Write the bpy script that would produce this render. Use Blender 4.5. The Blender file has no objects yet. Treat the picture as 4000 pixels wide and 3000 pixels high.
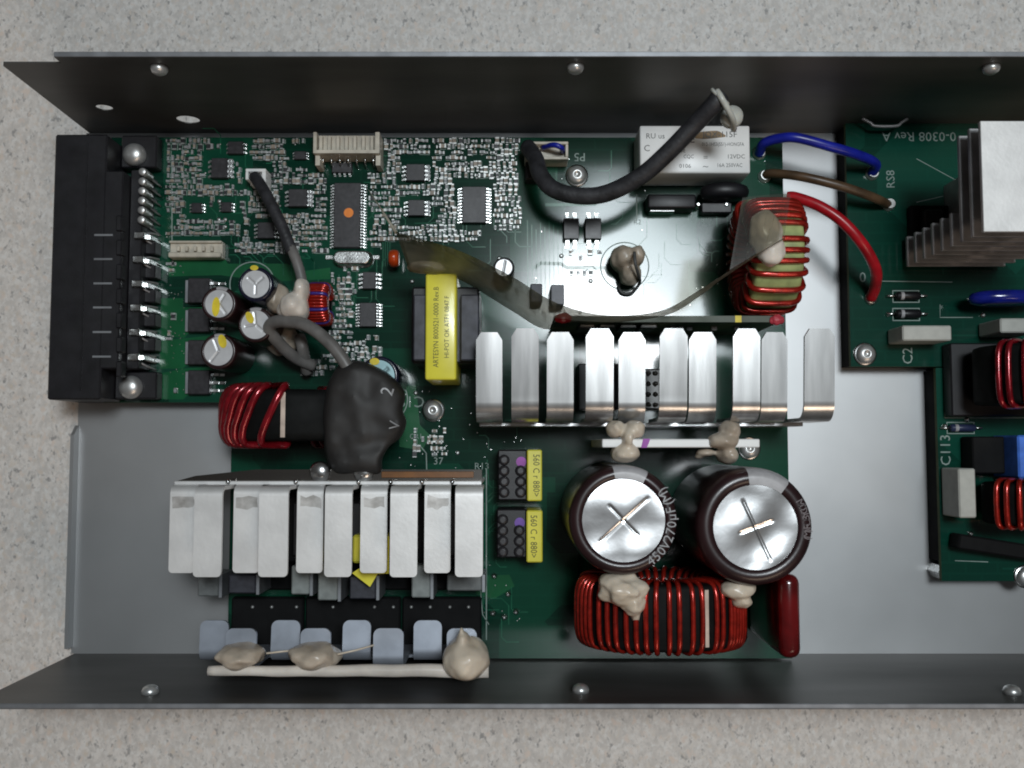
import bpy, bmesh, math, random
from mathutils import Vector, Matrix, noise as mnoise
random.seed(7)
scn = bpy.context.scene
COL = scn.collection
S = 0.001                       # everything below is written in millimetres
R_ = math.radians

# ------------------------------------------------------------------ camera
FPX, HCAM, TILT = 3700.0, 308.0, math.atan(238 / 3700.0)
cd = bpy.data.cameras.new("camera"); cam = bpy.data.objects.new("camera", cd); COL.objects.link(cam)
cd.sensor_fit = 'HORIZONTAL'; cd.sensor_width = 36.0; cd.lens = 36.0 * FPX / 4000.0
cd.clip_start = 0.01; cd.clip_end = 20
cam.location = (0, 0, HCAM * S); cam.rotation_euler = (TILT, 0, 0)
scn.camera = cam
CT, ST = math.cos(TILT), math.sin(TILT)

# ------------------------------------------------------------------ world and lamps
w = bpy.data.worlds.new("World"); scn.world = w; w.use_nodes = True
bg = w.node_tree.nodes["Background"]; bg.inputs[0].default_value = (1.0, 0.97, 0.94, 1); bg.inputs[1].default_value = 0.05
def area(name, loc, target, sx, sy, power, col):
    l = bpy.data.lights.new(name, 'AREA'); l.shape = 'RECTANGLE'; l.size = sx; l.size_y = sy
    l.energy = power; l.color = col
    o = bpy.data.objects.new(name, l); COL.objects.link(o); o.location = loc
    o.rotation_euler = (Vector(target) - Vector(loc)).to_track_quat('-Z', 'Y').to_euler()
    return o
area("overhead_lamp", (0.153, 0.182, 0.90), (0.02, 0, 0), 0.25, 0.21, 3.1, (0.84, 0.95, 1.0))
area("overhead_lamp_tube", (0.128, 0.157, 0.89), (0.02, 0, 0), 0.17, 0.068, 1.45, (0.97, 0.98, 1.0))
area("room_lamp_warm", (0.75, -1.35, 1.6), (0, 0, 0), 0.9, 0.5, 6.0, (1.0, 0.77, 0.58))
scn.view_settings.view_transform = 'Standard'; scn.view_settings.look = 'None'
scn.cycles.filter_width = 1.9; scn.cycles.use_denoising = True
scn.view_settings.exposure = 0.0; scn.view_settings.gamma = 1.0

# ------------------------------------------------------------------ photograph pixel -> place at height z (mm)
def ray(px, py):
    dx, dy, dz = (px - 2000) / FPX, -(py - 1500) / FPX, -1.0
    return dx, dy * CT - dz * ST, dy * ST + dz * CT
def P(px, py, z):
    dx, dy, dz = ray(px, py); t = (z - HCAM) / dz
    return Vector((dx * t, dy * t, z))
def PW(px, py, yw):                 # on a wall plane y = yw
    dx, dy, dz = ray(px, py); t = yw / dy
    return dx * t, HCAM + dz * t
def RC(x0, y0, x1, y1, z):          # rectangle of pixels -> xmin, xmax, ymin, ymax
    a = P(x0, (y0 + y1) / 2, z); b = P(x1, (y0 + y1) / 2, z)
    c = P((x0 + x1) / 2, y0, z); d = P((x0 + x1) / 2, y1, z)
    return a.x, b.x, d.y, c.y
def MM(z): return (HCAM - z) / FPX   # mm per pixel at height z
ZB = 9.6                            # top of the circuit boards

# ------------------------------------------------------------------ materials
MATS = {}
def nd(nt, t, x=0, y=0, **kw):
    n = nt.nodes.new(t); n.location = (x, y)
    for k, v in kw.items(): setattr(n, k, v)
    return n
def mat(name, col, rough=0.5, metal=0.0, var=0.12, nscale=300.0, bump=0.0, bscale=900.0, coat=0.0, spec=0.5,
        trans=0.0, stretch=(1, 1, 1), col2=None, sss=0.0, rvar=0.12, aniso=0.0):
    m = bpy.data.materials.new(name); m.use_nodes = True; nt = m.node_tree
    b = nt.nodes["Principled BSDF"]; L = nt.links.new
    b.inputs["Metallic"].default_value = metal
    b.inputs["Specular IOR Level"].default_value = spec
    b.inputs["Coat Weight"].default_value = coat; b.inputs["Coat Roughness"].default_value = 0.08
    tc = nd(nt, 'ShaderNodeTexCoord', -1000, 0)
    mp = nd(nt, 'ShaderNodeMapping', -800, 0); mp.inputs["Scale"].default_value = stretch
    L(tc.outputs["Object"], mp.inputs["Vector"])
    n1 = nd(nt, 'ShaderNodeTexNoise', -600, 0); n1.inputs["Scale"].default_value = nscale; n1.inputs["Detail"].default_value = 4
    L(mp.outputs["Vector"], n1.inputs["Vector"])
    mx = nd(nt, 'ShaderNodeMix', -300, 100, data_type='RGBA')
    c2 = col2 if col2 else tuple(max(0, c * (1 - var * 2)) for c in col)
    c1 = col if col2 else tuple(min(1, c * (1 + var)) for c in col)
    mx.inputs["A"].default_value = (*c2, 1); mx.inputs["B"].default_value = (*c1, 1)
    rp = nd(nt, 'ShaderNodeMapRange', -450, 100); rp.inputs["From Min"].default_value = 0.32; rp.inputs["From Max"].default_value = 0.68
    L(n1.outputs["Fac"], rp.inputs["Value"]); L(rp.outputs["Result"], mx.inputs["Factor"])
    L(mx.outputs["Result"], b.inputs["Base Color"])
    rr = nd(nt, 'ShaderNodeMapRange', -300, -100)
    rr.inputs["To Min"].default_value = max(0.02, rough - rvar); rr.inputs["To Max"].default_value = min(1, rough + rvar)
    n3 = nd(nt, 'ShaderNodeTexNoise', -600, -250); n3.inputs["Scale"].default_value = nscale * 0.37; n3.inputs["Detail"].default_value = 3
    L(mp.outputs["Vector"], n3.inputs["Vector"]); L(n3.outputs["Fac"], rr.inputs["Value"]); L(rr.outputs["Result"], b.inputs["Roughness"])
    if bump > 0:
        n2 = nd(nt, 'ShaderNodeTexNoise', -600, -500); n2.inputs["Scale"].default_value = bscale; n2.inputs["Detail"].default_value = 3
        L(mp.outputs["Vector"], n2.inputs["Vector"])
        bp = nd(nt, 'ShaderNodeBump', -300, -400); bp.inputs["Strength"].default_value = bump; bp.inputs["Distance"].default_value = 0.0006
        L(n2.outputs["Fac"], bp.inputs["Height"]); L(bp.outputs["Normal"], b.inputs["Normal"])
    if trans: b.inputs["Transmission Weight"].default_value = trans
    if sss:
        b.inputs["Subsurface Weight"].default_value = sss; b.inputs["Subsurface Radius"].default_value = (0.002, 0.0015, 0.001)
    MATS[name] = m
    return m

def table_material():
    m = mat('speckled laminate', (0.56, 0.545, 0.52), 0.40, 0, 0.05, 500, 0.04, 1500, spec=0.5)
    nt = m.node_tree; L = nt.links.new; b = nt.nodes["Principled BSDF"]
    tc = nd(nt, 'ShaderNodeTexCoord', -1400, 600)
    base = [(0.73, 0.685, 0.645)]
    def layer(scale, lo, hi, colA, prev, detail=2, kind='ShaderNodeTexNoise', rot=0):
        mp = nd(nt, 'ShaderNodeMapping', -1200, 600); mp.inputs["Rotation"].default_value = (0, 0, rot); mp.inputs["Scale"].default_value = (1, 0.75, 1)
        L(tc.outputs["Object"], mp.inputs["Vector"])
        n = nd(nt, kind, -1000, 600); n.inputs["Scale"].default_value = scale; n.inputs["Detail"].default_value = detail
        L(mp.outputs["Vector"], n.inputs["Vector"])
        r = nd(nt, 'ShaderNodeMapRange', -800, 600); r.inputs["From Min"].default_value = lo; r.inputs["From Max"].default_value = hi
        L(n.outputs["Fac"], r.inputs["Value"])
        x = nd(nt, 'ShaderNodeMix', -600, 600, data_type='RGBA'); x.inputs["B"].default_value = (*colA, 1)
        L(r.outputs["Result"], x.inputs["Factor"])
        if prev is None: x.inputs["A"].default_value = (*base[0], 1)
        else: L(prev.outputs["Result"], x.inputs["A"])
        return x
    x = layer(420, 0.40, 0.62, (0.60, 0.56, 0.525), None, 4)
    x = layer(800, 0.48, 0.68, (0.56, 0.53, 0.50), x, 3, rot=0.5)
    x = layer(650, 0.52, 0.72, (0.75, 0.73, 0.705), x, 3, rot=-0.4)
    x = layer(400, 0.56, 0.76, (0.63, 0.55, 0.47), x, 3, rot=0.2)
    x = layer(620, 0.60, 0.74, (0.34, 0.325, 0.315), x, 2, rot=0.9)
    x = layer(400, 0.57, 0.70, (0.70, 0.60, 0.53), x, 3, rot=0.3)
    L(x.outputs["Result"], b.inputs["Base Color"])
    return m

def board_material(name, dark, light, seed=0.0):
    """solder mask over copper: pours, tracks seen as slightly lighter green, fine vertical ridges"""
    m = mat(name, dark, 0.13, 0, 0.1, 60, 0, spec=0.6, rvar=0.03)
    nt = m.node_tree; L = nt.links.new; b = nt.nodes["Principled BSDF"]
    tc = nd(nt, 'ShaderNodeTexCoord', -1600, 700)
    mp = nd(nt, 'ShaderNodeMapping', -1400, 700); mp.inputs["Location"].default_value = (seed, seed * 1.7, 0)
    L(tc.outputs["Object"], mp.inputs["Vector"])
    v = nd(nt, 'ShaderNodeTexVoronoi', -1200, 800); v.distance = 'CHEBYCHEV'; v.inputs["Scale"].default_value = 46
    v.inputs["Randomness"].default_value = 0.75
    L(mp.outputs["Vector"], v.inputs["Vector"])
    bw = nd(nt, 'ShaderNodeSeparateColor', -1000, 800); L(v.outputs["Color"], bw.inputs["Color"])
    th = nd(nt, 'ShaderNodeMapRange', -800, 800); th.inputs["From Min"].default_value = 0.42; th.inputs["From Max"].default_value = 0.46
    L(bw.outputs["Red"], th.inputs["Value"])
    x1 = nd(nt, 'ShaderNodeMix', -500, 800, data_type='RGBA'); x1.inputs["A"].default_value = (*dark, 1); x1.inputs["B"].default_value = (*light, 1)
    L(th.outputs["Result"], x1.inputs["Factor"])
    # fine tracks
    br = nd(nt, 'ShaderNodeTexBrick', -1200, 400); br.inputs["Scale"].default_value = 90
    br.inputs["Mortar Size"].default_value = 0.035; br.inputs["Mortar Smooth"].default_value = 0.2
    br.inputs["Brick Width"].default_value = 0.9; br.inputs["Row Height"].default_value = 0.31
    L(mp.outputs["Vector"], br.inputs["Vector"])
    x2 = nd(nt, 'ShaderNodeMix', -300, 600, data_type='RGBA'); x2.inputs["B"].default_value = (*[c * 1.5 for c in light], 1)
    g = nd(nt, 'ShaderNodeMath', -800, 400, operation='MULTIPLY'); g.inputs[1].default_value = 0.12
    L(br.outputs["Fac"], g.inputs[0]); L(g.outputs[0], x2.inputs["Factor"]); L(x1.outputs["Result"], x2.inputs["A"])
    L(x2.outputs["Result"], b.inputs["Base Color"])
    # vertical ridges of parallel tracks
    mp2 = nd(nt, 'ShaderNodeMapping', -1400, 0); mp2.inputs["Scale"].default_value = (1.0, 0.035, 1)
    L(tc.outputs["Object"], mp2.inputs["Vector"])
    n2 = nd(nt, 'ShaderNodeTexNoise', -1200, 0); n2.inputs["Scale"].default_value = 1500; n2.inputs["Detail"].default_value = 2
    L(mp2.outputs["Vector"], n2.inputs["Vector"])
    ad = nd(nt, 'ShaderNodeMath', -900, 0, operation='ADD'); L(n2.outputs["Fac"], ad.inputs[0]); L(th.outputs["Result"], ad.inputs[1])
    bp = nd(nt, 'ShaderNodeBump', -600, 0); bp.inputs["Strength"].default_value = 0.05; bp.inputs["Distance"].default_value = 0.000006
    L(ad.outputs[0], bp.inputs["Height"]); L(bp.outputs["Normal"], b.inputs["Normal"])
    return m

def film_material(name, col, keep, rough=0.25):
    m = mat(name, col, rough, 0, 0.2, 120, 0.05, 200, spec=0.5)
    nt = m.node_tree; L = nt.links.new
    b = nt.nodes["Principled BSDF"]; o = nt.nodes["Material Output"]
    t = nd(nt, 'ShaderNodeBsdfTransparent', 0, -300); t.inputs[0].default_value = (0.92, 0.90, 0.82, 1)
    x = nd(nt, 'ShaderNodeMixShader', 300, 0); x.inputs[0].default_value = keep
    L(t.outputs[0], x.inputs[1]); L(b.outputs[0], x.inputs[2]); L(x.outputs[0], o.inputs["Surface"])
    return m

TABLE = table_material()
STEEL = mat('zinc plated steel', (0.43, 0.435, 0.44), 0.44, 0.76, 0.035, 38, 0.0, 1400, rvar=0.025)
WALLM = mat('grey painted steel', (0.14, 0.136, 0.130), 0.47, 0.65, 0.22, 40, 0.0, 1500, rvar=0.10, stretch=(0.25, 1, 1))
EDGE = mat('sheared steel edge', (0.30, 0.31, 0.33), 0.45, 0.6, 0.1, 200)
PCB = board_material('green solder mask', (0.0028, 0.030, 0.018), (0.0055, 0.057, 0.032))
PCB2 = board_material('dark green solder mask', (0.003, 0.040, 0.026), (0.005, 0.060, 0.039), 3.1)
FR4 = mat('board edge', (0.10, 0.13, 0.05), 0.7)
BLK = mat('black moulded plastic', (0.009, 0.0085, 0.011), 0.45, 0, 0.2, 250, 0.05, 2500)
BLKM = mat('black matt insulation', (0.005, 0.005, 0.0055), 0.75, spec=0.2)
ICM = mat('chip epoxy', (0.030, 0.028, 0.032), 0.38, 0, 0.2, 700, 0.06, 4000)
TIN = mat('tinned solder', (0.78, 0.79, 0.78), 0.25, 1.0, 0.1, 900, 0.1, 2500)
SCREW = mat('dull plated screw', (0.66, 0.66, 0.65), 0.36, 0.75, 0.1, 300)
CHROME = mat('plated screw', (0.62, 0.62, 0.62), 0.24, 1.0, 0.1, 300)
ALU = mat('bare aluminium', (0.66, 0.655, 0.65), 0.25, 0.86, 0.18, 240, 0.0, 700, stretch=(1, 0.05, 1), rvar=0.05)
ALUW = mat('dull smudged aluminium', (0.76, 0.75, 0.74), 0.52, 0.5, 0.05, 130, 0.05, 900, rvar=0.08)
ALUD = mat('dark finned aluminium', (0.46, 0.45, 0.455), 0.45, 0.5, 0.15, 150)  # darkened to stand for shade between heatsink fins; reused on small metal parts
ALUF = mat('brushed flange aluminium', (0.30, 0.28, 0.26), 0.22, 1.0, 0.1, 150, stretch=(0.05, 1, 1))
CANS = mat('small can top aluminium', (0.60, 0.60, 0.61), 0.38, 0.45, 0.05, 300)
ALUB = mat('bluish grey aluminium', (0.38, 0.41, 0.47), 0.45, 0.6, 0.1, 130, rvar=0.06)  # darker and bluer than the other finger heatsinks
CAN = mat('capacitor can aluminium', (0.86, 0.86, 0.87), 0.22, 1.0, 0.03, 150, 0.04, 300, rvar=0.06)
SLV = mat('brown shrink sleeve', (0.024, 0.009, 0.010), 0.34, 0, 0.2, 100, 0.0, 250, coat=0.12)
SLVB = mat('navy shrink sleeve', (0.010, 0.011, 0.028), 0.25, 0, 0.2, 200, 0.03, 400, coat=0.3)
SLVG = mat('grey sleeve stripe', (0.42, 0.41, 0.42), 0.35, 0, 0.1, 300)
PRINT = mat('grey sleeve print', (0.34, 0.34, 0.35), 0.4)
PRINT2 = mat('faded sleeve print', (0.17, 0.14, 0.145), 0.4)
REDW = mat('red enamelled wire', (0.44, 0.022, 0.012), 0.24, 0.55, 0.2, 400, 0.05, 900, coat=0.5)
REDD = mat('dark red enamelled wire', (0.27, 0.007, 0.015), 0.24, 0.45, 0.2, 400, coat=0.5)
BLUEW = mat('violet enamelled wire', (0.05, 0.03, 0.26), 0.3, 0.2, 0.2, 400, coat=0.4)
CORE = mat('black toroid core', (0.005, 0.0055, 0.0055), 0.6, 0, 0.2, 300, spec=0.12)
COREG = mat('pale green toroid core', (0.36, 0.42, 0.17), 0.45, 0, 0.12, 300)
PALE = mat('pale stripe paint', (0.62, 0.50, 0.42), 0.6)
YEL = mat('yellow tape', (0.82, 0.75, 0.07), 0.32, 0, 0.06, 90, 0.03, 300, coat=0.25)
YELM = mat('yellow marker paint', (0.80, 0.62, 0.02), 0.5)
INK = mat('black ink', (0.045, 0.045, 0.02), 0.6)
INKG = mat('grey ink', (0.09, 0.09, 0.09), 0.6)
FERR = mat('ferrite', (0.042, 0.043, 0.056), 0.5, 0.1, 0.2, 400, 0.06, 2200)
SIL = mat('beige silicone', (0.76, 0.67, 0.55), 0.30, 0, 0.25, 110, 0.02, 150, col2=(0.60, 0.50, 0.39), sss=0.12)
SILW = mat('cream silicone', (0.78, 0.70, 0.62), 0.30, 0, 0.1, 130, 0.02, 200, sss=0.12)
SILD = mat('dusty silicone', (0.64, 0.55, 0.45), 0.33, 0, 0.25, 130, 0.03, 150, col2=(0.38, 0.31, 0.24), sss=0.08)
WHT = mat('white plastic', (0.83, 0.83, 0.82), 0.35, 0, 0.03, 150, 0.02, 500)
IVORY = mat('ivory nylon', (0.58, 0.53, 0.44), 0.42, 0, 0.12, 300, 0.05, 900)
NAT = mat('natural nylon', (0.55, 0.55, 0.50), 0.35, 0, 0.1, 300, sss=0.3)
SLEEVE = mat('dark fabric sleeve', (0.030, 0.030, 0.034), 0.52, 0, 0.25, 260, 0.25, 900)
GREYC = mat('grey cable jacket', (0.16, 0.152, 0.145), 0.45, 0, 0.15, 200, 0.05, 600)
SHRINK = mat('black heat shrink bag', (0.024, 0.022, 0.021), 0.62, 0, 0.2, 120, 0.06, 250, rvar=0.08)
WBLUE = mat('blue wire insulation', (0.010, 0.018, 0.30), 0.32, 0, 0.15, 200)
WBRN = mat('brown wire insulation', (0.085, 0.050, 0.026), 0.38, 0, 0.2, 200)
WRED = mat('red wire insulation', (0.42, 0.008, 0.016), 0.32, 0, 0.15, 200)
ORNG = mat('orange paint', (0.85, 0.24, 0.02), 0.5)
ORED = mat('orange red epoxy', (0.55, 0.06, 0.008), 0.3, 0, 0.2, 300, coat=0.4)
PURP = mat('purple paint', (0.32, 0.05, 0.38), 0.5)
VIOL = mat('violet paint', (0.16, 0.06, 0.40), 0.5)
LGREY = mat('light grey capacitor case', (0.46, 0.46, 0.42), 0.5, 0, 0.06, 300)
DGREY = mat('mid grey epoxy', (0.15, 0.16, 0.16), 0.45, 0, 0.15, 300)
DBLUE = mat('blue epoxy', (0.008, 0.016, 0.23), 0.2, 0, 0.2, 200, coat=0.5)
LBLUE = mat('bright blue case', (0.07, 0.20, 0.72), 0.4)
SILK = mat('white silkscreen', (0.26, 0.33, 0.30), 0.6)
SEND = mat('chip end cap', (0.48, 0.49, 0.48), 0.42, 0.9, 0.2, 900)
SMDT = mat('tan ceramic chip', (0.30, 0.25, 0.20), 0.5, 0, 0.25, 900)
SMDK = mat('black chip resistor', (0.025, 0.025, 0.028), 0.4)
SMDG = mat('grey chip body', (0.28, 0.29, 0.30), 0.45)
CYAN = mat('pale cyan can top', (0.34, 0.52, 0.55), 0.3, 0.5, 0.05, 300)
SMUD = mat('grey grime', (0.38, 0.36, 0.34), 0.45, 0.5, 0.3, 350, col2=(0.62, 0.60, 0.58))
KAPT = mat('amber insulation film', (0.22, 0.08, 0.012), 0.35, 0, 0.15, 200, coat=0.4)
REDL = mat('dark red epoxy coat', (0.13, 0.005, 0.006), 0.22, 0, 0.25, 120, 0.0, 150, coat=0.6)
STAIN = mat('brown stain', (0.30, 0.20, 0.10), 0.6, 0, 0.3, 500)
FILM = film_material('smoky brown film', (0.30, 0.28, 0.225), 0.80, 0.4)
FLAP = film_material('clear film', (0.07, 0.068, 0.06), 0.30, 0.3)

# ------------------------------------------------------------------ mesh builder (millimetres, place coordinates)
class G:
    def __init__(s): s.bm = bmesh.new(); s.m = 0
    def _cap(s, fs, smooth=False):
        for f in fs: f.material_index = s.m; f.smooth = smooth
    def box(s, x0, x1, y0, y1, z0, z1, bev=0.0, seg=1, rz=0.0):
        b = bmesh.new()
        bmesh.ops.create_cube(b, size=1.0)
        bmesh.ops.scale(b, vec=(abs(x1 - x0), abs(y1 - y0), abs(z1 - z0)), verts=b.verts)
        if bev > 0:
            bmesh.ops.bevel(b, geom=b.edges[:], offset=bev, segments=seg, profile=0.5, affect='EDGES', clamp_overlap=True)
        if rz: bmesh.ops.rotate(b, cent=(0, 0, 0), matrix=Matrix.Rotation(rz, 3, 'Z'), verts=b.verts)
        bmesh.ops.translate(b, vec=((x0 + x1) / 2, (y0 + y1) / 2, (z0 + z1) / 2), verts=b.verts)
        s.merge(b, seg > 1); return s
    def merge(s, b, smooth=False):
        mp = {v: s.bm.verts.new(v.co) for v in b.verts}
        for f in b.faces:
            try:
                nf = s.bm.faces.new([mp[v] for v in f.verts]); nf.material_index = s.m; nf.smooth = smooth
            except ValueError: pass
        b.free()
    def loft(s, rings, closed=True, caps=True, smooth=True, loop=False):
        rs = [[s.bm.verts.new(p) for p in r] for r in rings]
        n = len(rs[0]); k = len(rs)
        for i in range(k if loop else k - 1):
            a, b = rs[i], rs[(i + 1) % k]
            for j in range(n if closed else n - 1):
                f = s.bm.faces.new((a[j], a[(j + 1) % n], b[(j + 1) % n], b[j])); f.smooth = smooth; f.material_index = s.m
        if caps and closed and not loop:
            for r in (rs[0][::-1], rs[-1]):
                f = s.bm.faces.new(r); f.material_index = s.m
        return s
    def lathe(s, prof, c, axis='z', n=32, smooth=True, caps=True):
        """prof: (radius, along) pairs"""
        rings = []
        for r, h in prof:
            ring = []
            for i in range(n):
                a = 2 * math.pi * i / n; u, v = r * math.cos(a), r * math.sin(a)
                if axis == 'z': ring.append((c[0] + u, c[1] + v, c[2] + h))
                elif axis == 'y': ring.append((c[0] + v, c[1] + h, c[2] + u))
                else: ring.append((c[0] + h, c[1] + u, c[2] + v))
            rings.append(ring)
        return s.loft(rings, True, caps, smooth)
    def prism(s, poly, z0, z1):
        a = [s.bm.verts.new((p[0], p[1], z0)) for p in poly]; b = [s.bm.verts.new((p[0], p[1], z1)) for p in poly]
        n = len(poly); fs = [s.bm.faces.new(a[::-1]), s.bm.faces.new(b)]
        for i in range(n): fs.append(s.bm.faces.new((a[i], a[(i + 1) % n], b[(i + 1) % n], b[i])))
        s._cap(fs); return s
    def tube(s, pts, r, n=10, loop=False, smooth=True, caps=True):
        pts = [Vector(p) for p in pts]; k = len(pts); rings = []
        rr = r if isinstance(r, (list, tuple)) else [r] * k
        up = None
        for i in range(k):
            if loop: t = pts[(i + 1) % k] - pts[i - 1]
            else: t = pts[min(i + 1, k - 1)] - pts[max(i - 1, 0)]
            t.normalize()
            if up is None:
                up = Vector((0, 0, 1)) if abs(t.z) < 0.9 else Vector((1, 0, 0))
            u = (up - t * up.dot(t))
            if u.length < 1e-6: u = t.orthogonal()
            u.normalize(); up = u; v = t.cross(u)
            rings.append([pts[i] + (u * math.cos(2 * math.pi * j / n) + v * math.sin(2 * math.pi * j / n)) * rr[i] for j in range(n)])
        return s.loft(rings, True, caps, smooth, loop)
    def ring(s, c, r0, r1, z0, z1, n=32):
        return s.loft([[(c[0] + r * math.cos(2 * math.pi * i / n), c[1] + r * math.sin(2 * math.pi * i / n), z) for i in range(n)]
                       for r, z in ((r0, z0), (r1, z0), (r1, z1), (r0, z1))], True, False, False, True)
    def xf(s, M):
        bmesh.ops.transform(s.bm, matrix=M, verts=s.bm.verts); return s

def spline(ctrl, n=10):
    c = [Vector(p) for p in ctrl]; c = [c[0] * 2 - c[1]] + c + [c[-1] * 2 - c[-2]]; out = []
    for i in range(1, len(c) - 2):
        p0, p1, p2, p3 = c[i - 1:i + 3]
        for j in range(n):
            t = j / n
            out.append(0.5 * ((2 * p1) + (p2 - p0) * t + (2 * p0 - 5 * p1 + 4 * p2 - p3) * t * t + (3 * p1 - p0 - 3 * p2 + p3) * t ** 3))
    out.append(c[-2]); return out

WL = {}                              # world location (mm) of every root / part
def thing(name, label, cat, loc=(0, 0, 0), group=None):
    o = bpy.data.objects.new(name, None); COL.objects.link(o); o.empty_display_size = 0.01
    o.location = Vector(loc) * S; WL[o.name] = Vector(loc)
    o['label'] = label; o['category'] = cat
    if group: o['group'] = group
    return o
def part(name, g, mats, parent=None, label=None, kind=None, loc=None):
    base = WL[parent.name] if parent else (Vector(loc) if loc is not None else Vector((0, 0, 0)))
    bmesh.ops.recalc_face_normals(g.bm, faces=g.bm.faces)
    bmesh.ops.transform(g.bm, matrix=Matrix.Scale(S, 4) @ Matrix.Translation(-base), verts=g.bm.verts)
    me = bpy.data.meshes.new(name); g.bm.to_mesh(me); g.bm.free()
    for m in (mats if isinstance(mats, (list, tuple)) else [mats]): me.materials.append(m)
    o = bpy.data.objects.new(name, me); COL.objects.link(o)
    if parent: o.parent = parent
    else: o.location = base * S
    WL[o.name] = base
    if label: o['label'] = label
    if kind: o['kind'] = kind
    return o
def single(name, g, mats, label, cat, loc, group=None):
    o = part(name, g, mats, None, label, None, loc); o['category'] = cat
    if group: o['group'] = group
    return o
def clone(src, parent, loc, rz=0.0, name=None):
    """a copy of a piece that shares its mesh, put at loc (mm, place coordinates)"""
    o = src.copy(); COL.objects.link(o); o.parent = parent
    if name: o.name = name
    o.location = (Vector(loc) - (WL[parent.name] if parent else Vector((0, 0, 0)))) * S
    o.rotation_euler = (0, 0, rz); WL[o.name] = Vector(loc)
    return o
def protomesh(name, g, mats):
    bmesh.ops.recalc_face_normals(g.bm, faces=g.bm.faces)
    bmesh.ops.scale(g.bm, vec=(S, S, S), verts=g.bm.verts)
    me = bpy.data.meshes.new(name); g.bm.to_mesh(me); g.bm.free()
    for m in (mats if isinstance(mats, (list, tuple)) else [mats]): me.materials.append(m)
    return me
def piece(name, me, parent, loc, rz=0.0):
    o = bpy.data.objects.new(name, me); COL.objects.link(o); o.parent = parent
    o.location = (Vector(loc) - WL[parent.name]) * S; o.rotation_euler = (0, 0, rz); WL[o.name] = Vector(loc)
    return o
def text_geo(s, h, narrow=1.0):
    cu = bpy.data.curves.new("t", 'FONT'); cu.body = s; cu.size = 1.0; cu.align_x = 'CENTER'; cu.align_y = 'CENTER'; cu.resolution_u = 2
    ob = bpy.data.objects.new("t", cu); me = bpy.data.meshes.new_from_object(ob)
    vs = [Vector((v.co.x * h * 1.4 * narrow, v.co.y * h * 1.4, 0)) for v in me.vertices]; fs = [tuple(p.vertices) for p in me.polygons]
    bpy.data.objects.remove(ob); bpy.data.curves.remove(cu); bpy.data.meshes.remove(me)
    return vs, fs
def add_text(g, s, c, h, rz=0.0, narrow=1.0, tilt=None):
    vs, fs = text_geo(s, h, narrow); M = Matrix.Translation(Vector(c)) @ Matrix.Rotation(rz, 4, 'Z')
    nv = [g.bm.verts.new(M @ v) for v in vs]
    for f in fs:
        try: nf = g.bm.faces.new([nv[i] for i in f]); nf.material_index = g.m
        except ValueError: pass
    return g
def blob(g, c, rad, seed=0, amp=0.25, freq=1.6, sub=4, squash=None):
    b = bmesh.new(); bmesh.ops.create_icosphere(b, subdivisions=sub, radius=1.0)
    for v in b.verts:
        d = v.co.normalized(); n = mnoise.fractal(d * freq + Vector((seed * 7.3, seed * 3.1, seed)), 1.0, 2.0, 4)
        k = 1 + amp * n
        v.co = Vector((d.x * rad[0] * k, d.y * rad[1] * k, d.z * rad[2] * k)) + Vector(c)
    g.merge(b, True); return g

# ================================================================== SETTING
g = G(); g.box(-420, 420, -330, 330, -21.3, -1.3, 0.5)
o = part('table_top', g, TABLE, loc=(0, 0, -21.3)); o['kind'] = 'structure'

# ================================================================== METAL TRAY
YU = P(2000, 520, 0).y; YL = P(2000, 2553, 0).y
XL = P(300, 1800, 0).x; XR = 212.0
tray = thing('metal_tray', 'long open grey steel tray with two tall side walls, holding the circuit boards', 'tray', (0, 0, -1.2))
g = G(); g.prism([(XL, YL), (XR, YL), (XR, YU), (XL, YU)], -1.2, 0.0); part('floor_panel', g, STEEL, tray)
def wall_sheet(outline, holes, y0, y1):
    g = G(); bm = g.bm; loops = [outline] + holes; es = []
    for lp in loops:
        vs = [bm.verts.new((x, y0, z)) for x, z in lp]
        es += [bm.edges.new((vs[i], vs[(i + 1) % len(vs)])) for i in range(len(vs))]
    r = bmesh.ops.triangle_fill(bm, use_beauty=True, use_dissolve=False, edges=es)
    fs = [f for f in r['geom'] if isinstance(f, bmesh.types.BMFace)]
    ex = bmesh.ops.extrude_face_region(bm, geom=fs)
    bmesh.ops.translate(bm, vec=(0, y1 - y0, 0), verts=[v for v in ex['geom'] if isinstance(v, bmesh.types.BMVert)])
    return g
def circ(x, z, r, n=20): return [(x + r * math.cos(2 * math.pi * i / n), z + r * math.sin(2 * math.pi * i / n)) for i in range(n)]
h1 = PW(408, 421, YU); h2 = PW(735, 468, YU)
xt = P(12, 262, 58).x; xs = P(212, 232, 61.5).x
g = wall_sheet([(XL + 1, -1.2), (XR, -1.2), (XR, 61.6), (xs, 61.6), (xs, 57.9), (xt, 57.9), (xt - 1.2, 55.8)],
               [circ(h1[0], h1[1], 2.5), circ(h2[0], h2[1], 3.6)], YU, YU + 0.35)
part('side_wall', g, WALLM, tray)
g = G(); g.box(xs + 0.05, XR, YU - 0.05, YU + 1.35, 61.65, 62.1, 0.15); part('wall_rim', g, EDGE, tray)
g = wall_sheet([(XL + 1, -1.2), (XR, -1.2), (XR, 58.6), (XL + 1.5, 58.6)], [], YL - 1.1, YL); part('side_wall', g, WALLM, tray)
g = G(); g.box(XL + 2, XR, YL - 1.95, YL - 1.15, -1.2, 57.0, 0.2); part('outer_wall_skin', g, EDGE, tray)
g = G(); g.box(XL + 1.6, XR, YL - 1.15, YL + 0.05, 58.65, 59.1, 0.15); part('wall_rim', g, EDGE, tray)
g = G(); y1, y0 = P(280, 1700, 3).y, P(280, 2535, 3).y
prof = []
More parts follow.
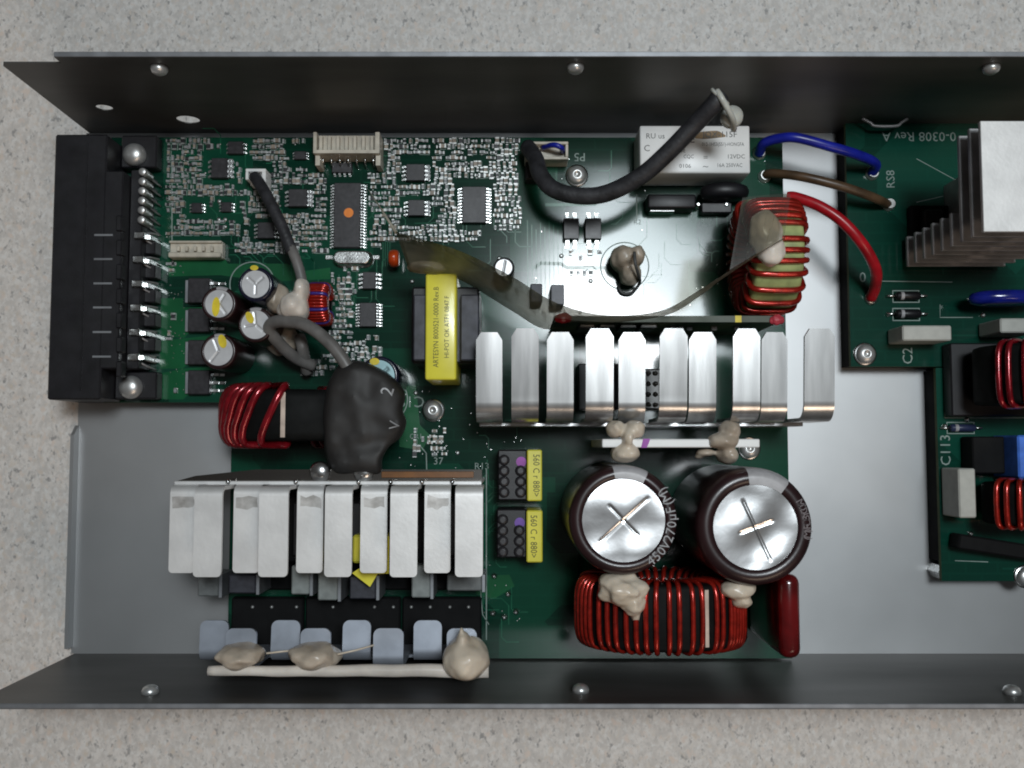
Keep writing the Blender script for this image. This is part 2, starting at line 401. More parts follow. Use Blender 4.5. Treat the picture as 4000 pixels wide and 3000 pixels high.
for k in range(9):
    t = k / 8; prof.append((XL - 0.2 * t, 3.2 * t))
rings = []
for yy, zz in ((y0, 1), (y1, 1), (y1 + 3.2, 0.05)):
    rings.append([(x - 0.6, yy, z * zz) for x, z in prof] + [(x + 0.5, yy, z * zz) for x, z in prof[::-1]])
g.loft(rings, True, True, False); part('end_lip', g, STEEL, tray)
def wall_screw(px, py, yw, d):
    x, z = PW(px, py, yw + d * 1.5); g = G()
    g.lathe([(2.3, 0.02), (2.3, 0.9), (1.9, 1.7), (1.1, 2.2), (0.1, 2.35)], (x, 0, z), 'y', 20)
    for v in g.bm.verts: v.co.y = yw + d * v.co.y
    return part('screw', g, SCREW, tray)
for px, py in ((622, 282), (2248, 277), (3872, 279)): wall_screw(px, py, YU, -1)
for px, py in ((588, 2687), (2268, 2682), (3952, 2688)): wall_screw(px, py, YL, 1)

# ================================================================== CIRCUIT BOARDS
def board(name, label, poly, m, skirt=False, zb=ZB):
    c = Vector((sum(p[0] for p in poly) / len(poly), sum(p[1] for p in poly) / len(poly), zb - 1.6))
    t = thing(name, label, 'circuit board', c)
    g = G(); g.prism(poly, zb - 1.6, zb); g.m = 0
    o = part('board_panel', g, [m, FR4], t)
    for f in o.data.polygons:
        if abs(f.normal.z) < 0.5: f.material_index = 1
    return t
xr = P(3066, 1100, ZB).x; yt = P(2000, 537, ZB).y; yb = YL + 0.6; xl = P(897, 2100, ZB).x; ym = P(700, 1572, ZB).y; xc = P(420, 1100, ZB).x
main = board('circuit_board', 'large green main circuit board crowded with parts, left and middle of the tray',
             [(xc, ym), (xl, ym), (xl, yb), (xr, yb), (xr, yt), (xc, yt)], PCB)
xb = P(3314, 1000, ZB).x; yb1 = P(3600, 1432, ZB).y; ytb = P(3600, 478, ZB).y; xc3 = P(3668, 1900, ZB).x; yc3 = P(3800, 2270, ZB).y
bB = board('circuit_board', 'dark green board at the upper right, carrying the finned heatsink', [(xb, yb1), (XR - 3, yb1), (XR - 3, ytb), (xb, ytb)], PCB2)
bC = board('circuit_board', 'narrow green board at the lower right edge, with C113 printed on it', [(xc3, yc3), (XR - 3, yc3), (XR - 3, yb1 - 0.4), (xc3, yb1 - 0.4)], PCB2)
for t, x0, ya, yb_ in ((bB, xb, yb1, ytb), (bC, xc3, yc3 + 5.5, yb1 - 0.4)):
    g = G(); g.box(x0 + 0.4, XR - 4, ya + 0.4, yb_ - 0.4, 0.02, ZB - 1.65); part('insulation_block', g, BLKM, t)
def posts(t, pts):
    for px, py in pts:
        c = P(px, py, ZB); g = G(); g.lathe([(2.6, 0.02), (2.6, ZB - 1.62)], (c.x, c.y, 0), 'z', 6, False); part('standoff', g, TIN, t)
posts(main, [(2253, 686), (1692, 1602), (2925, 1752), (700, 1530), (960, 2480), (3000, 2480)])
c = P(3660, 2243, ZB); g = G(); g.lathe([(2.4, 0.02), (2.4, 8)], (xc3 + 2.0, c.y + 0.3, 0), 'z', 6, False); part('standoff', g, TIN, bC)

def mount_screw(px, py, z, label, r=3.0, wr=3.65):
    c = P(px, py, z); t = thing('screw', label, 'screw', (c.x, c.y, z), 'board mounting screws')
    g = G(); g.lathe([(1.6, 0.02), (wr, 0.02), (wr, 0.3), (wr - 0.35, 0.55), (1.6, 0.55)], (c.x, c.y, z), 'z', 36, True, False); part('washer', g, CHROME, t)
    g = G(); g.lathe([(1.5, 0.0), (r, 0.56), (r, 0.9), (r * 0.93, 1.5), (r * 0.75, 2.0), (r * 0.45, 2.3), (1.0, 2.34), (0.8, 1.9), (0.05, 1.8)], (c.x, c.y, z), 'z', 32); part('head', g, SCREW, t)
mount_screw(2253, 687, ZB, 'shiny washer screw beside the white plug of the thick black cable')
mount_screw(1692, 1603, ZB, 'washer screw below the yellow taped transformer')
mount_screw(2925, 1752, ZB, 'screw half hidden by the right end of the white ceramic strip')
mount_screw(3378, 1384, ZB, 'washer screw at the bottom left corner of the finned heatsink board')
mount_screw(4004, 2252, ZB, 'screw cut by the right photo edge on the lower right board')

# -------- silkscreen lettering
def silk_text(t, items, name='lettering'):
    for s, px, py, h, rz in items:
        g = G(); c = P(px, py, ZB); add_text(g, s, (c.x, c.y, ZB + 0.03), h * MM(ZB), R_(rz)); part(name, g, SILK, t)
silk_text(main, [("C19", 1607, 1567, 44, 180), ("P5", 2264, 612, 34, 180), ("J1", 1516, 572, 34, 180), ("R13", 1882, 1822, 26, 0),
                 ("37", 1712, 1802, 28, 0), ("R11", 2760, 866, 22, 0), ("R2", 2490, 868, 20, 0), ("CR1", 1625, 1705, 20, 0)])
silk_text(bB, [("0-0308 Rev A", 3590, 532, 38, 180), ("RS8", 3480, 700, 34, 90), ("C2", 3547, 1390, 40, 90), ("0", 3370, 1085, 40, 0)])
silk_text(bC, [("C113", 3695, 1758, 40, 90)])
def silk_ring(t, px, py, r):
    g = G(); c = P(px, py, ZB); g.ring((c.x, c.y), (r - 2.2) * MM(ZB), (r + 2.2) * MM(ZB), ZB + 0.02, ZB + 0.04, 40); part('printed_ring', g, SILK, t)
def strip_poly(pts, w, z0, z1):
    ps = [P(a, b, ZB) for a, b in pts]; n = len(ps); l = []; r = []
    for i in range(n):
        d = (ps[min(i + 1, n - 1)] - ps[max(i - 1, 0)]).normalized(); nv = Vector((-d.y, d.x, 0)) * w / 2
        l.append((ps[i] + nv)); r.append((ps[i] - nv))
    g = G(); g.loft([[(a.x, a.y, z1), (b.x, b.y, z1), (b.x, b.y, z0), (a.x, a.y, z0)] for a, b in zip(l, r)], True, True, False); return g
def silk_line(t, pts, wpx=4): part('printed_line', strip_poly(pts, wpx * MM(ZB), ZB + 0.012, ZB + 0.035), SILK, t)
silk_ring(main, 985, 1110, 88); silk_ring(main, 1500, 1560, 92); silk_ring(main, 2440, 1040, 95)
for l_, w_ in (([(672, 620), (672, 1000)], 4), ([(1640, 1740), (1665, 1770), (1668, 1870)], 4), ([(2487, 760), (2487, 860)], 4), ([(1900, 1830), (1900, 2500)], 4),
               ([(1940, 2140), (2050, 2160)], 3), ([(2700, 815), (2700, 860)], 3), ([(1875, 2280), (1885, 2400), (1910, 2440)], 3)): silk_line(main, l_, w_)
for l_ in ([(3672, 1190), (3672, 1240), (3800, 1240)], [(3430, 1098), (3720, 1102)], [(3580, 620), (3800, 740), (3580, 790)]): silk_line(bB, l_, 3)
silk_line(bC, [(3690, 1610), (3690, 1632), (4050, 1632)], 4); silk_line(bC, [(3730, 2190), (3860, 2195)], 3)

# ================================================================== CHIPS
OCC = []          # pixel rectangles that small parts keep clear of
def chip(px0, py0, px1, py1, label, pins='lr', n=8, h=2.2, name='chip', dot=None, mark=None, padr=False, plen=1.6):
    z = ZB + h; x0, x1, y0, y1 = RC(px0, py0, px1, py1, z); cx, cy = (x0 + x1) / 2, (y0 + y1) / 2
    OCC.append((px0 - 28, py0 - 22, px1 + 34, py1 + 26))
    t = thing(name, label, 'chip', (cx, cy, ZB), 'chips soldered on the main board')
    g = G(); g.box(x0, x1, y0, y1, ZB + 0.15, z, 0.18); b = part('body', g, ICM, t)
    gp = G()
    for s in (-1, 1):
        for i in range(n):
            f = (i + 0.5) / n
            if pins == 'lr':
                yy = y0 + (y1 - y0) * f; w = (y1 - y0) / n * 0.23; xe = x1 if s > 0 else x0
                gp.box(min(xe, xe + s * plen * 0.55), max(xe, xe + s * plen * 0.55), yy - w, yy + w, ZB + h * 0.45, ZB + h * 0.45 + 0.22)
                gp.box(min(xe + s * plen * 0.5, xe + s * plen), max(xe + s * plen * 0.5, xe + s * plen), yy - w, yy + w, ZB + 0.03, ZB + 0.3)
                gp.box(min(xe + s * plen * 0.42, xe + s * plen * 0.58), max(xe + s * plen * 0.42, xe + s * plen * 0.58), yy - w, yy + w, ZB + 0.1, ZB + h * 0.45 + 0.1)
            elif pins == 'tb':
                xx = x0 + (x1 - x0) * f; w = (x1 - x0) / n * 0.23; ye = y1 if s > 0 else y0
                gp.box(xx - w, xx + w, min(ye, ye + s * plen * 0.55), max(ye, ye + s * plen * 0.55), ZB + h * 0.45, ZB + h * 0.45 + 0.22)
                gp.box(xx - w, xx + w, min(ye + s * plen * 0.5, ye + s * plen), max(ye + s * plen * 0.5, ye + s * plen), ZB + 0.03, ZB + 0.3)
                gp.box(xx - w, xx + w, min(ye + s * plen * 0.42, ye + s * plen * 0.58), max(ye + s * plen * 0.42, ye + s * plen * 0.58), ZB + 0.1, ZB + h * 0.45 + 0.1)
    if n: part('pins', gp, TIN, t)
    else: gp.bm.free()
    if dot:
        g = G(); d = P(dot[0], dot[1], z); g.lathe([(dot[2] * MM(z), 0.01), (dot[2] * MM(z), 0.04)], (d.x, d.y, z), 'z', 24, False); part('paint_dot', g, ORNG, b)
    if padr:
        g = G(); a = RC(px1 + 3, py0 + 4, px1 + 20, py1 - 2, ZB + 1.0); g.box(*a, ZB + 0.03, ZB + 1.0, 0.1); part('side_pad', g, SMDG, t)
    if mark:
        g = G(); add_text(g, mark, (cx, cy, z + 0.015), (x1 - x0) * 0.2, R_(90)); part('lettering', g, INKG, t)
    return t
chip(1304, 714, 1408, 966, 'long black chip with an orange paint dot', n=22, h=2.6, dot=(1362, 831, 19))
chip(1587, 640, 1659, 705, 'square chip right of the ten-pin white header', n=4, padr=True)
chip(1594, 780, 1659, 842, 'square chip between the orange-dot chip and the large sixteen-pin chip', n=4, padr=True)
chip(1806, 728, 1899, 870, 'large black chip with many pins right of two square chips', n=12)
chip(1127, 738, 1200, 806, 'square chip left of the orange-dot chip', n=4, padr=True)
chip(825, 617, 888, 694, 'square chip left of the small white cable socket', n=4, padr=True)
chip(1006, 868, 1070, 930, 'square chip just left of the dark sleeved sensor cable', n=4)
chip(747, 792, 788, 830, 'tiny chip above the white five-pin header, nearer the black connector', n=3, h=1.4, plen=0.9)
chip(863, 789, 904, 827, 'tiny chip above the right end of the white five-pin header', n=3, h=1.4, plen=0.9)
chip(1296, 636, 1374, 674, 'flat chip just below the ten-pin white header', 'tb', 4, 1.8, plen=0.9)
chip(890, 552, 950, 600, 'small dark chip near the tray wall above the white cable socket', n=3, h=1.8, plen=0.9)
chip(1416, 1062, 1468, 1128, 'small chip just below the silver crystal can', n=4)
chip(1405, 1182, 1470, 1276, 'chip with a row of bright pins left of the yellow taped transformer', n=8)
chip(2202, 852, 2262, 933, 'left one of two black optocouplers below the thick black cable', 'tb', 2, 3.4, 'optocoupler', plen=2.4)
chip(2286, 852, 2349, 933, 'right one of two black optocouplers below the thick black cable', 'tb', 2, 3.4, 'optocoupler', plen=2.4)
chip(1150, 590, 1195, 622, 'tiny dark chip between the cable socket and the ten-pin header', n=3, h=1.4, plen=0.8)
chip(1395, 1000 + 70, 1396, 1072, 'x', n=0) if False else None
# power transistors laid flat beside the electrolytic capacitors
def dpak(px0, py0, px1, py1, label):
    h = 3.2; z = ZB + h; x0, x1, y0, y1 = RC(px0, py0, px1, py1, z); t = thing('power_transistor', label, 'transistor', ((x0 + x1) / 2, (y0 + y1) / 2, ZB), 'flat power transistors by the black connector')
    OCC.append((px0 - 40, py0 - 12, px1 + 50, py1 + 12))
    g = G(); g.box(x0, x1, y0, y1, ZB + 0.2, z, 0.25); part('body', g, ICM, t)
    g = G(); g.box(x0 - 1.5, x0 + 0.5, y0 + 0.3, y1 - 0.3, ZB + 0.03, ZB + 1.2, 0.1); part('metal_tab', g, EDGE, t)
    for k in range(3):
        yy = y0 + (y1 - y0) * (0.17 + 0.33 * k); g = G()
        g.box(x1 - 0.1, x1 + 2.2, yy - 0.4, yy + 0.4, ZB + 0.8, ZB + 1.2); g.box(x1 + 2.0, x1 + 4.0, yy - 0.45, yy + 0.45, ZB + 0.03, ZB + 0.6, 0.1)
        part('lead', g, TIN, t)
for (a, b_), l in zip(((1086, 1182), (1204, 1296), (1328, 1424), (1446, 1540)),
                      ('topmost of four flat black power transistors in a column', 'second flat black power transistor from the top of the column',
                       'third flat black power transistor from the top of the column', 'lowest of four flat black power transistors in a column')):
    dpak(733, a, 818, b_, l)

# ================================================================== TINY SURFACE-MOUNT PARTS (parts of the main board)
OCC += [(1200, 500, 1500, 665), (2020, 520, 2330, 760), (640, 925, 880, 1012), (940, 640, 1060, 740), (1280, 960, 1470, 1045), (1500, 940, 1600, 1500), (380, 500, 645, 1600)]
def smd_mesh(w, l, h, bm_):
    g = G(); g.m = 0; g.box(-l * 0.28, l * 0.28, -w / 2, w / 2, 0.05, h, 0.0); g.m = 1
    g.box(-l / 2, -l * 0.28, -w * 0.52, w * 0.52, 0.02, h * 1.04, 0.08); g.box(l * 0.28, l / 2, -w * 0.52, w * 0.52, 0.02, h * 1.04, 0.08)
    return g
SMD = [protomesh('chip_part', smd_mesh(w_, l_, h_, None), [mm_, SEND]) for w_, l_, h_, mm_ in
       ((0.85, 1.7, 0.75, SMDT), (0.85, 1.7, 0.55, SMDK), (1.3, 2.1, 1.0, SMDT), (0.7, 1.4, 0.6, SMDG), (1.3, 2.2, 0.6, SMDK), (0.85, 1.7, 0.7, SMDG))]
SPEC = ((0.85, 1.7, 0.75, 0), (0.85, 1.7, 0.55, 1), (1.3, 2.1, 1.0, 0), (0.7, 1.4, 0.6, 2), (1.3, 2.2, 0.6, 1), (0.85, 1.7, 0.7, 2))
cells = []
def fill(px0, py0, px1, py1, dens, vert=0.5, skip=None):
    stepx, stepy = 22.5, 22.5
    y = py0
    while y < py1:
        x = px0
        while x < px1:
            blk = mnoise.noise(Vector((x * 0.008, y * 0.008, 3.3)))
            ok = random.random() < dens + 0.5 * blk
            if ok and not any(a < x < c and b < y < d for a, b, c, d in OCC) and not (skip and skip(x, y)):
                v = (mnoise.noise(Vector((x * 0.011, y * 0.011, 9.1))) + 0.25 * (random.random() - 0.5)) > (0.5 - vert) * 0.6
                cells.append((x + random.uniform(-2, 2), y + random.uniform(-2, 2), v))
            x += stepx * (0.72 if random.random() < 0.5 else 1.0)
        y += stepy
fill(660, 552, 2035, 1000, 0.93, skip=lambda x, y: x > 1480 + 9 and y > 940 or (x > 1890 and y > 905) or (x < 930 and y > 930))
fill(1300, 1050, 1590, 1450, 0.75, skip=lambda x, y: x < 1400 - (y - 1050) * 0.05 and y > 1150 and x < 1300)
fill(1180, 1390, 1300, 1480, 0.5)
fill(640, 1010, 700, 1560, 0.2); fill(1620, 1660, 1760, 1780, 0.35); fill(2205, 985, 2345, 1030, 0.35)
for k in range(4): cells.append((2232 + k * 25, 1066, True)); cells.append((1652 + k * 24, 1715, True))
random.shuffle(cells)
extra = G(); pads = G(); nind = 0
EXM = {0: SMDT, 1: SMDK, 2: SMDG}
for i, (px, py, vert) in enumerate(cells):
    k = random.choices(range(6), (5, 3, 2, 4, 1.0, 4))[0]
    c = P(px, py, ZB); rz = math.pi / 2 if vert else 0.0
    w_, l_, h_, mi = SPEC[k]
    if nind < 300:
        piece('chip_part', SMD[k], main, (c.x, c.y, ZB), rz); nind += 1
    else:
        a, b_ = (w_, l_) if vert else (l_, w_)
        extra.m = mi; extra.box(c.x - a / 2 * 0.9, c.x + a / 2 * 0.9, c.y - b_ / 2 * 0.9, c.y + b_ / 2 * 0.9, ZB + 0.05, ZB + h_)
        extra.m = 3
        for s in (-1, 1):
            if vert: extra.box(c.x - w_ * 0.52, c.x + w_ * 0.52, c.y + s * l_ * 0.39 - l_ * 0.12, c.y + s * l_ * 0.39 + l_ * 0.12, ZB + 0.02, ZB + h_ * 1.04)
            else: extra.box(c.x + s * l_ * 0.39 - l_ * 0.12, c.x + s * l_ * 0.39 + l_ * 0.12, c.y - w_ * 0.52, c.y + w_ * 0.52, ZB + 0.02, ZB + h_ * 1.04)
    # silkscreen frame and solder fillet beside most of them
    a, b_ = (w_, l_) if vert else (l_, w_)
    if random.random() < 0.55:
        pads.m = 1
        if vert: pads.box(c.x + a / 2 + 0.12, c.x + a / 2 + 0.28, c.y - b_ / 2, c.y + b_ / 2, ZB + 0.01, ZB + 0.03)
        else: pads.box(c.x - a / 2, c.x + a / 2, c.y - b_ / 2 - 0.28, c.y - b_ / 2 - 0.12, ZB + 0.01, ZB + 0.03)
    if random.random() < 0.5:
        pads.m = 0; q = P(px + random.uniform(-13, 13), py + random.uniform(-13, 13), ZB); r = random.uniform(0.22, 0.42)
        pads.lathe([(r, 0.01), (r * 0.8, r * 0.35), (r * 0.35, r * 0.55)], (q.x, q.y, ZB), 'z', 8)
for px, py in ((857, 787), (855, 858), (880, 858), (855, 886), (880, 886), (1744, 650), (1772, 650), (1798, 652), (1630, 905), (1673, 905), (1700, 903), (1753, 937), (1950, 1010), (1624, 1535), (1693, 1758), (1788, 1769), (2193, 1000), (2307, 1098), (1610, 1100)):
    pads.m = 0; q = P(px, py, ZB); pads.lathe([(0.75, 0.01), (0.6, 0.3), (0.25, 0.45)], (q.x, q.y, ZB), 'z', 12)
part('chip_parts', extra, [SMDT, SMDK, SMDG, SEND], main, kind='stuff')
part('solder_and_print', pads, [SEND, SILK], main, kind='stuff')
# scattered vias and solder joints on the rest of the board
g = G()
for k in range(140):
    px, py = random.choice(((random.uniform(1880, 2060), random.uniform(1660, 2480)), (random.uniform(660, 720), random.uniform(1010, 1560)), (random.uniform(2060, 3040), random.uniform(560, 1230)),
                            (random.uniform(1560, 1900), random.uniform(1500, 1860)), (random.uniform(900, 1900), random.uniform(2330, 2420))))
    q = P(px, py, ZB); r = random.uniform(0.14, 0.3); g.lathe([(r, 0.008), (r * 0.7, r * 0.3)], (q.x, q.y, ZB), 'z', 8)
for px, py in ((1930, 2250), (1985, 2320), (1970, 2410), (1925, 2395), (1845, 2372), (1610, 2370), (1460, 2372), (1535, 2368), (1755, 2370), (2015, 2390)):
    q = P(px, py, ZB); g.lathe([(1.1, 0.01), (0.8, 0.6), (0.3, 1.2)], (q.x, q.y, ZB), 'z', 12)
part('solder_joints', g, TIN, main, kind='stuff')
# a few visible tracks
POUR = mat('copper pour under mask', (0.010, 0.105, 0.040), 0.2, 0, 0.15, 60)
def pour(pts): 
    g = G(); ps = [P(a, b, ZB) for a, b in pts]; g.prism([(p.x, p.y) for p in ps][::-1], ZB + 0.001, ZB + 0.012); part('copper_pour', g, POUR, main)
pour([(652, 1015), (880, 1012), (890, 1030), (1120, 1030), (1180, 1060), (1290, 1045), (1290, 1090), (1060, 1100), (860, 1075), (660, 1080)])
pour([(628, 1165), (715, 1165), (715, 1200), (835, 1200), (835, 1190), (720, 1320), (630, 1310)]) ; pour([(625, 1330), (715, 1322), (830, 1310), (830, 1325), (715, 1440), (625, 1440)]); pour([(622, 1460), (715, 1440), (830, 1432), (830, 1444), (716, 1560), (622, 1560)])
pour([(1850, 2250), (1990, 2245), (2010, 2290), (1930, 2340), (1860, 2320)]); pour([(1560, 1510), (1625, 1505), (1640, 1660), (1680, 1700), (1650, 1760), (1560, 1745)])
TRACK = mat('masked copper track', (0.016, 0.13, 0.07), 0.2)
def track(pts, wpx): part('track', strip_poly(pts, wpx * MM(ZB), ZB + 0.002, ZB + 0.03), TRACK, main)
track([(2085, 1050), (2110, 1028), (2190, 1030), (2215, 1046), (2360, 1046), (2400, 1085)], 14)
track([(1730, 870), (1735, 905), (1710, 930)], 5); track([(1640, 905), (1650, 890), (1690, 870)], 5)
track([(2130, 800), (2330, 798)], 12)
rt = random.Random(4)
for k in range(110):
    x, y = rt.choice(((rt.uniform(680, 2020), rt.uniform(560, 960)), (rt.uniform(1420, 2050), rt.uniform(700, 960)), (rt.uniform(1880, 2060), rt.uniform(1660, 2450)), (rt.uniform(2120, 2900), rt.uniform(560, 1200)), (rt.uniform(900, 1500), rt.uniform(1040, 1100))))
    sx, sy = rt.choice((-1, 1)), rt.choice((-1, 1)); a1, a2 = rt.uniform(20, 90), rt.uniform(10, 40)
    track([(x, y), (x, y + sy * a1), (x + sx * a2, y + sy * (a1 + a2)), (x + sx * (a2 + a1 * 0.6), y + sy * (a1 + a2))], 3.2)
for x in range(1496, 1530, 9): track([(x, 930), (x, 1040)], 3)
for x in range(2060, 2200, 17): track([(x, 860 + (x % 5) * 9), (x + 3, 1180)], 3)

# ================================================================== LEFT CONNECTOR
t = thing('power_connector', 'long black plastic power connector overhanging the left end of the tray', 'connector', (P(300, 1040, 3).x, P(300, 1040, 3).y, 2))
ZC = 25.0
x0, x1, y0, y1 = RC(199, 524, 405, 1561, ZC); g = G(); g.box(x0, x1, y0, y1, 2.0, ZC, 0.5); xe = RC(405, 665, 470, 1440, ZC); g.box(x1 - 0.5, xe[1], xe[2], xe[3], 2.5, ZC - 0.3, 0.4)
xa = RC(470, 660, 545, 1440, 20); g.box(xe[1] - 0.05, xa[1], xa[2], xa[3], 3.0, 19.0, 0.3); part('housing', g, BLK, t)
for a, b_ in ((528, 655), (1452, 1558)):
    g = G(); q = RC(470, a, 612, b_, ZB + 5); g.box(x1 - 0.05, q[1], q[2], q[3], ZB + 0.02, ZB + 5, 0.4); part('mounting_ear', g, BLK, t)
for k in range(7):
    py = 871 + k * 95; g = G(); q = RC(452, py - 30, 474, py + 30, ZC + 0.6); g.box(*q, ZC - 3, ZC + 0.6, 0.3); part('rib', g, BLK, t)
g = G(); q = RC(326, 560, 332, 1525, ZC); g.box(*q, ZC - 0.5, ZC + 0.35, 0.1); part('seam_ridge', g, BLK, t)
for k, py in enumerate((918, 1012, 1107, 1201, 1297, 1393)):
    q = RC(368 - k * 1.5, py - 4, 440 - k * 1.5, py + 4, ZC); g = G(); g.box(*q, ZC - 1, ZC + 0.06, 0.03); part('slot_contact', g, EDGE, t)
    px = 542 - k * 5; g = G(); q = RC(px - 21, py - 14, px + 21, py + 14, 20.5); g.box(*q, 17, 20.5, 0.3); g.box(q[0] + 1.2, q[1] + 1.0, q[2] + 0.3, q[3] - 0.3, ZB, 17.5, 0.2); part('blade_pin', g, TIN, t)
    for dy in (-9, 14, 42):
        a = P(px + 20, py + dy * 0.4, 17); b_ = P(625 - k * 3, py + dy + 10, ZB + 0.6); m = a.lerp(b_, 0.6) + Vector((0, 0, 2.0))
        g = G(); g.tube(spline([a, m, b_], 5), 0.3, 6); part('pin_leg', g, ALUD, t)
    if k < 5:
        g = G(); q = RC(545, py + 22, 606, py + 74, 15); g.box(*q, ZB + 0.02, 15, 0.3); part('rib', g, BLK, t)
for k in range(6):
    py = 670 + 37.6 * k; px = 556 - k * 0.9; c = P(px, py, 21); g = G()
    g.lathe([(1.25, -6), (1.25, -0.3), (1.15, 0.1), (0.9, 0.25), (0.1, 0.3)], c, 'z', 14); part('round_pin', g, SCREW, t)
    for dx, dy in ((58, 42), (74, 60)):
        a = P(px + 6, py + 8, 16); b_ = P(px + dx, py + dy, ZB + 0.4); m = a.lerp(b_, 0.55) + Vector((0, 0, 2.2))
        g = G(); g.tube(spline([a, m, b_], 5), 0.3, 6); part('pin_leg', g, DGREY, t)
for px, py, l in ((523, 603, 'domed screw at the upper end of the black power connector'), (508, 1512, 'domed screw at the lower end of the black power connector')):
    c = P(px, py, ZB + 6); tt = thing('screw', l, 'screw', (c.x, c.y, ZB + 5), 'domed connector screws')
    g = G(); g.lathe([(3.6, 0.02), (3.65, 0.6), (3.3, 1.7), (2.5, 2.5), (1.4, 2.95), (0.2, 3.05)], (c.x, c.y, ZB + 5), 'z', 32); part('head', g, SCREW, tt)

# ================================================================== WHITE HEADERS AND THEIR CABLES
t = thing('pin_header', 'ten-pin ivory header with open slots against the upper tray wall', 'connector', (*P(1355, 580, ZB).xy, ZB), 'white headers')
z = ZB + 9
q = RC(1224, 516, 1482, 598, z); g = G()
g.box(q[0], q[1], q[2], q[2] + 1.0, ZB + 0.02, z); g.box(q[0], q[0] + 1.0, q[2] + 1.0, q[3], ZB + 0.02, z); g.box(q[1] - 1.3, q[1], q[2] + 1.0, q[3], ZB + 0.02, z)
g.box(q[0] + 1, q[1] - 1.3, q[2] + 1.0, q[3], ZB + 0.02, ZB + 5.5)
q2 = RC(1232, 598, 1250, 646, z - 2); g.box(q2[0], q2[1], q2[2], q[2] - 0.02, ZB + 0.02, z - 2); q2 = RC(1468, 598, 1486, 646, z - 2); g.box(q2[0], q2[1], q2[2], q[2] - 0.02, ZB + 0.02, z - 2)
part('shell', g, IVORY, t)
for k in range(7):
    x = q[0] + 2.0 + k * (q[1] - q[0] - 4.6) / 6; g = G(); g.box(x - 0.5, x + 0.5, q[2] + 1.3, q[3] - 0.6, ZB + 5.45, ZB + 7.5, 0.1); part('divider', g, IVORY, t)
    g = G(); g.tube([(x, q[2] - 0.02, ZB + 4), (x, q[2] - 1.6, ZB + 3.2), (x, q[2] - 2.4, ZB + 0.1)], 0.28, 6); part('pin', g, TIN, t)
t = thing('pin_header', 'five-pin ivory header beside the black power connector', 'connector', (*P(760, 970, ZB).xy, ZB), 'white headers')
z = ZB + 5; q = RC(656, 938, 862, 1004, z); g = G(); g.box(q[0], q[1], q[2], q[3], ZB + 0.02, ZB + 3.2, 0.2); g.box(q[0], q[1], q[2], q[2] + 1.6, ZB + 3.15, z, 0.3); g.box(q[0], q[1], q[3] - 0.7, q[3], ZB + 3.15, z - 0.6, 0.2)
part('shell', g, IVORY, t)
for k in range(5):
    x = q[0] + 3.0 + k * (q[1] - q[0] - 6) / 4; g = G(); g.box(x - 0.45, x + 0.45, q[2] + 2.0, q[2] + 3.6, ZB + 3.2, ZB + 4.6, 0.15); part('pin_guide', g, IVORY, t)
t = thing('cable_socket', 'small white two-wire socket at the end of the dark sleeved sensor cable', 'connector', (*P(1000, 690, ZB).xy, ZB), 'white headers')
z = ZB + 7; q = RC(958, 658, 1038, 726, z); g = G(); g.box(q[0], q[1], q[3] - 1.0, q[3], ZB + 0.02, z, 0.2); g.box(q[0], q[0] + 0.9, q[2] + 2, q[3] - 1, ZB + 0.02, z, 0.2); g.box(q[1] - 1.3, q[1], q[2], q[3] - 1, ZB + 0.02, z, 0.2); g.box(q[0] + 0.9, q[1] - 1.3, q[2] + 1, q[3] - 1, ZB + 0.02, ZB + 4); part('shell', g, WHT, t)
t = thing('cable_socket', 'white plug socket of the thick black cable near the tray wall', 'connector', (*P(2135, 600, ZB).xy, ZB), 'white headers')
z = ZB + 8; q = RC(2050, 552, 2220, 622, z); g = G(); g.box(q[0], q[1], q[3] - 0.9, q[3], ZB + 0.02, z, 0.2); g.box(q[0], q[0] + 0.8, q[2] + 0.8, q[3] - 0.9, ZB + 0.02, z, 0.2); g.box(q[1] - 0.9, q[1], q[2] + 0.8, q[3] - 0.9, ZB + 0.02, z, 0.2)
g.box(q[0], q[1], q[2], q[2] + 0.8, ZB + 0.02, z, 0.2); g.box(q[0] + 0.8, q[1] - 0.9, q[2] + 0.8, q[3] - 0.9, ZB + 0.02, ZB + 5); part('shell', g, IVORY, t)
g = G(); qq = RC(2052, 630, 2110, 700, ZB + 6); g.box(qq[0], qq[1], qq[2], qq[3], ZB + 0.05, ZB + 6, 0.4); part('latch', g, BLK, t)
g = G(); g.tube(spline([P(2120, 578, ZB + 6), P(2160, 566, ZB + 10), P(2192, 576, ZB + 10), P(2200, 592, ZB + 6)], 6), 0.85, 8); part('blue_wire', g, WBLUE, t)

def cable(name, label, cat, ctrl, r, m, n=10, sub=8, group=None):
    pts = spline([P(*c) for c in ctrl], sub); base = min(pts, key=lambda p: p.z)
    g = G(); g.tube(pts, r, n); return single(name, g, m, label, cat, (base.x, base.y, base.z), group)
cable('sleeved_cable', 'thick black sleeved cable curving from its white plug over the white relay', 'cable',
      [(2062, 575, 16), (2092, 620, 22), (2110, 680, 27), (2160, 738, 30), (2260, 765, 32), (2370, 755, 34), (2500, 690, 38), (2610, 595, 42), (2720, 480, 46), (2790, 405, 50), (2815, 372, 50)], 2.55, SLEEVE, 16, 10)
t = thing('cable_tie', 'translucent white cable tie and clip holding the thick black cable at the tray wall', 'cable tie', (*P(2860, 470, 45).xy, 42))
c = P(2858, 458, 46); g = G(); g.lathe([(2.0, -2.2), (2.9, -1.6), (3.2, 0), (2.9, 1.6), (1.4, 2.3), (0.2, 2.4)], c, 'z', 20)
g.tube(spline([P(2866, 505, 44), P(2860, 460, 50), P(2822, 390, 53), P(2800, 355, 52)], 6), 0.9, 8); part('clip', g, NAT, t)
g = G(); cc = P(2775, 415, 49); pts = []
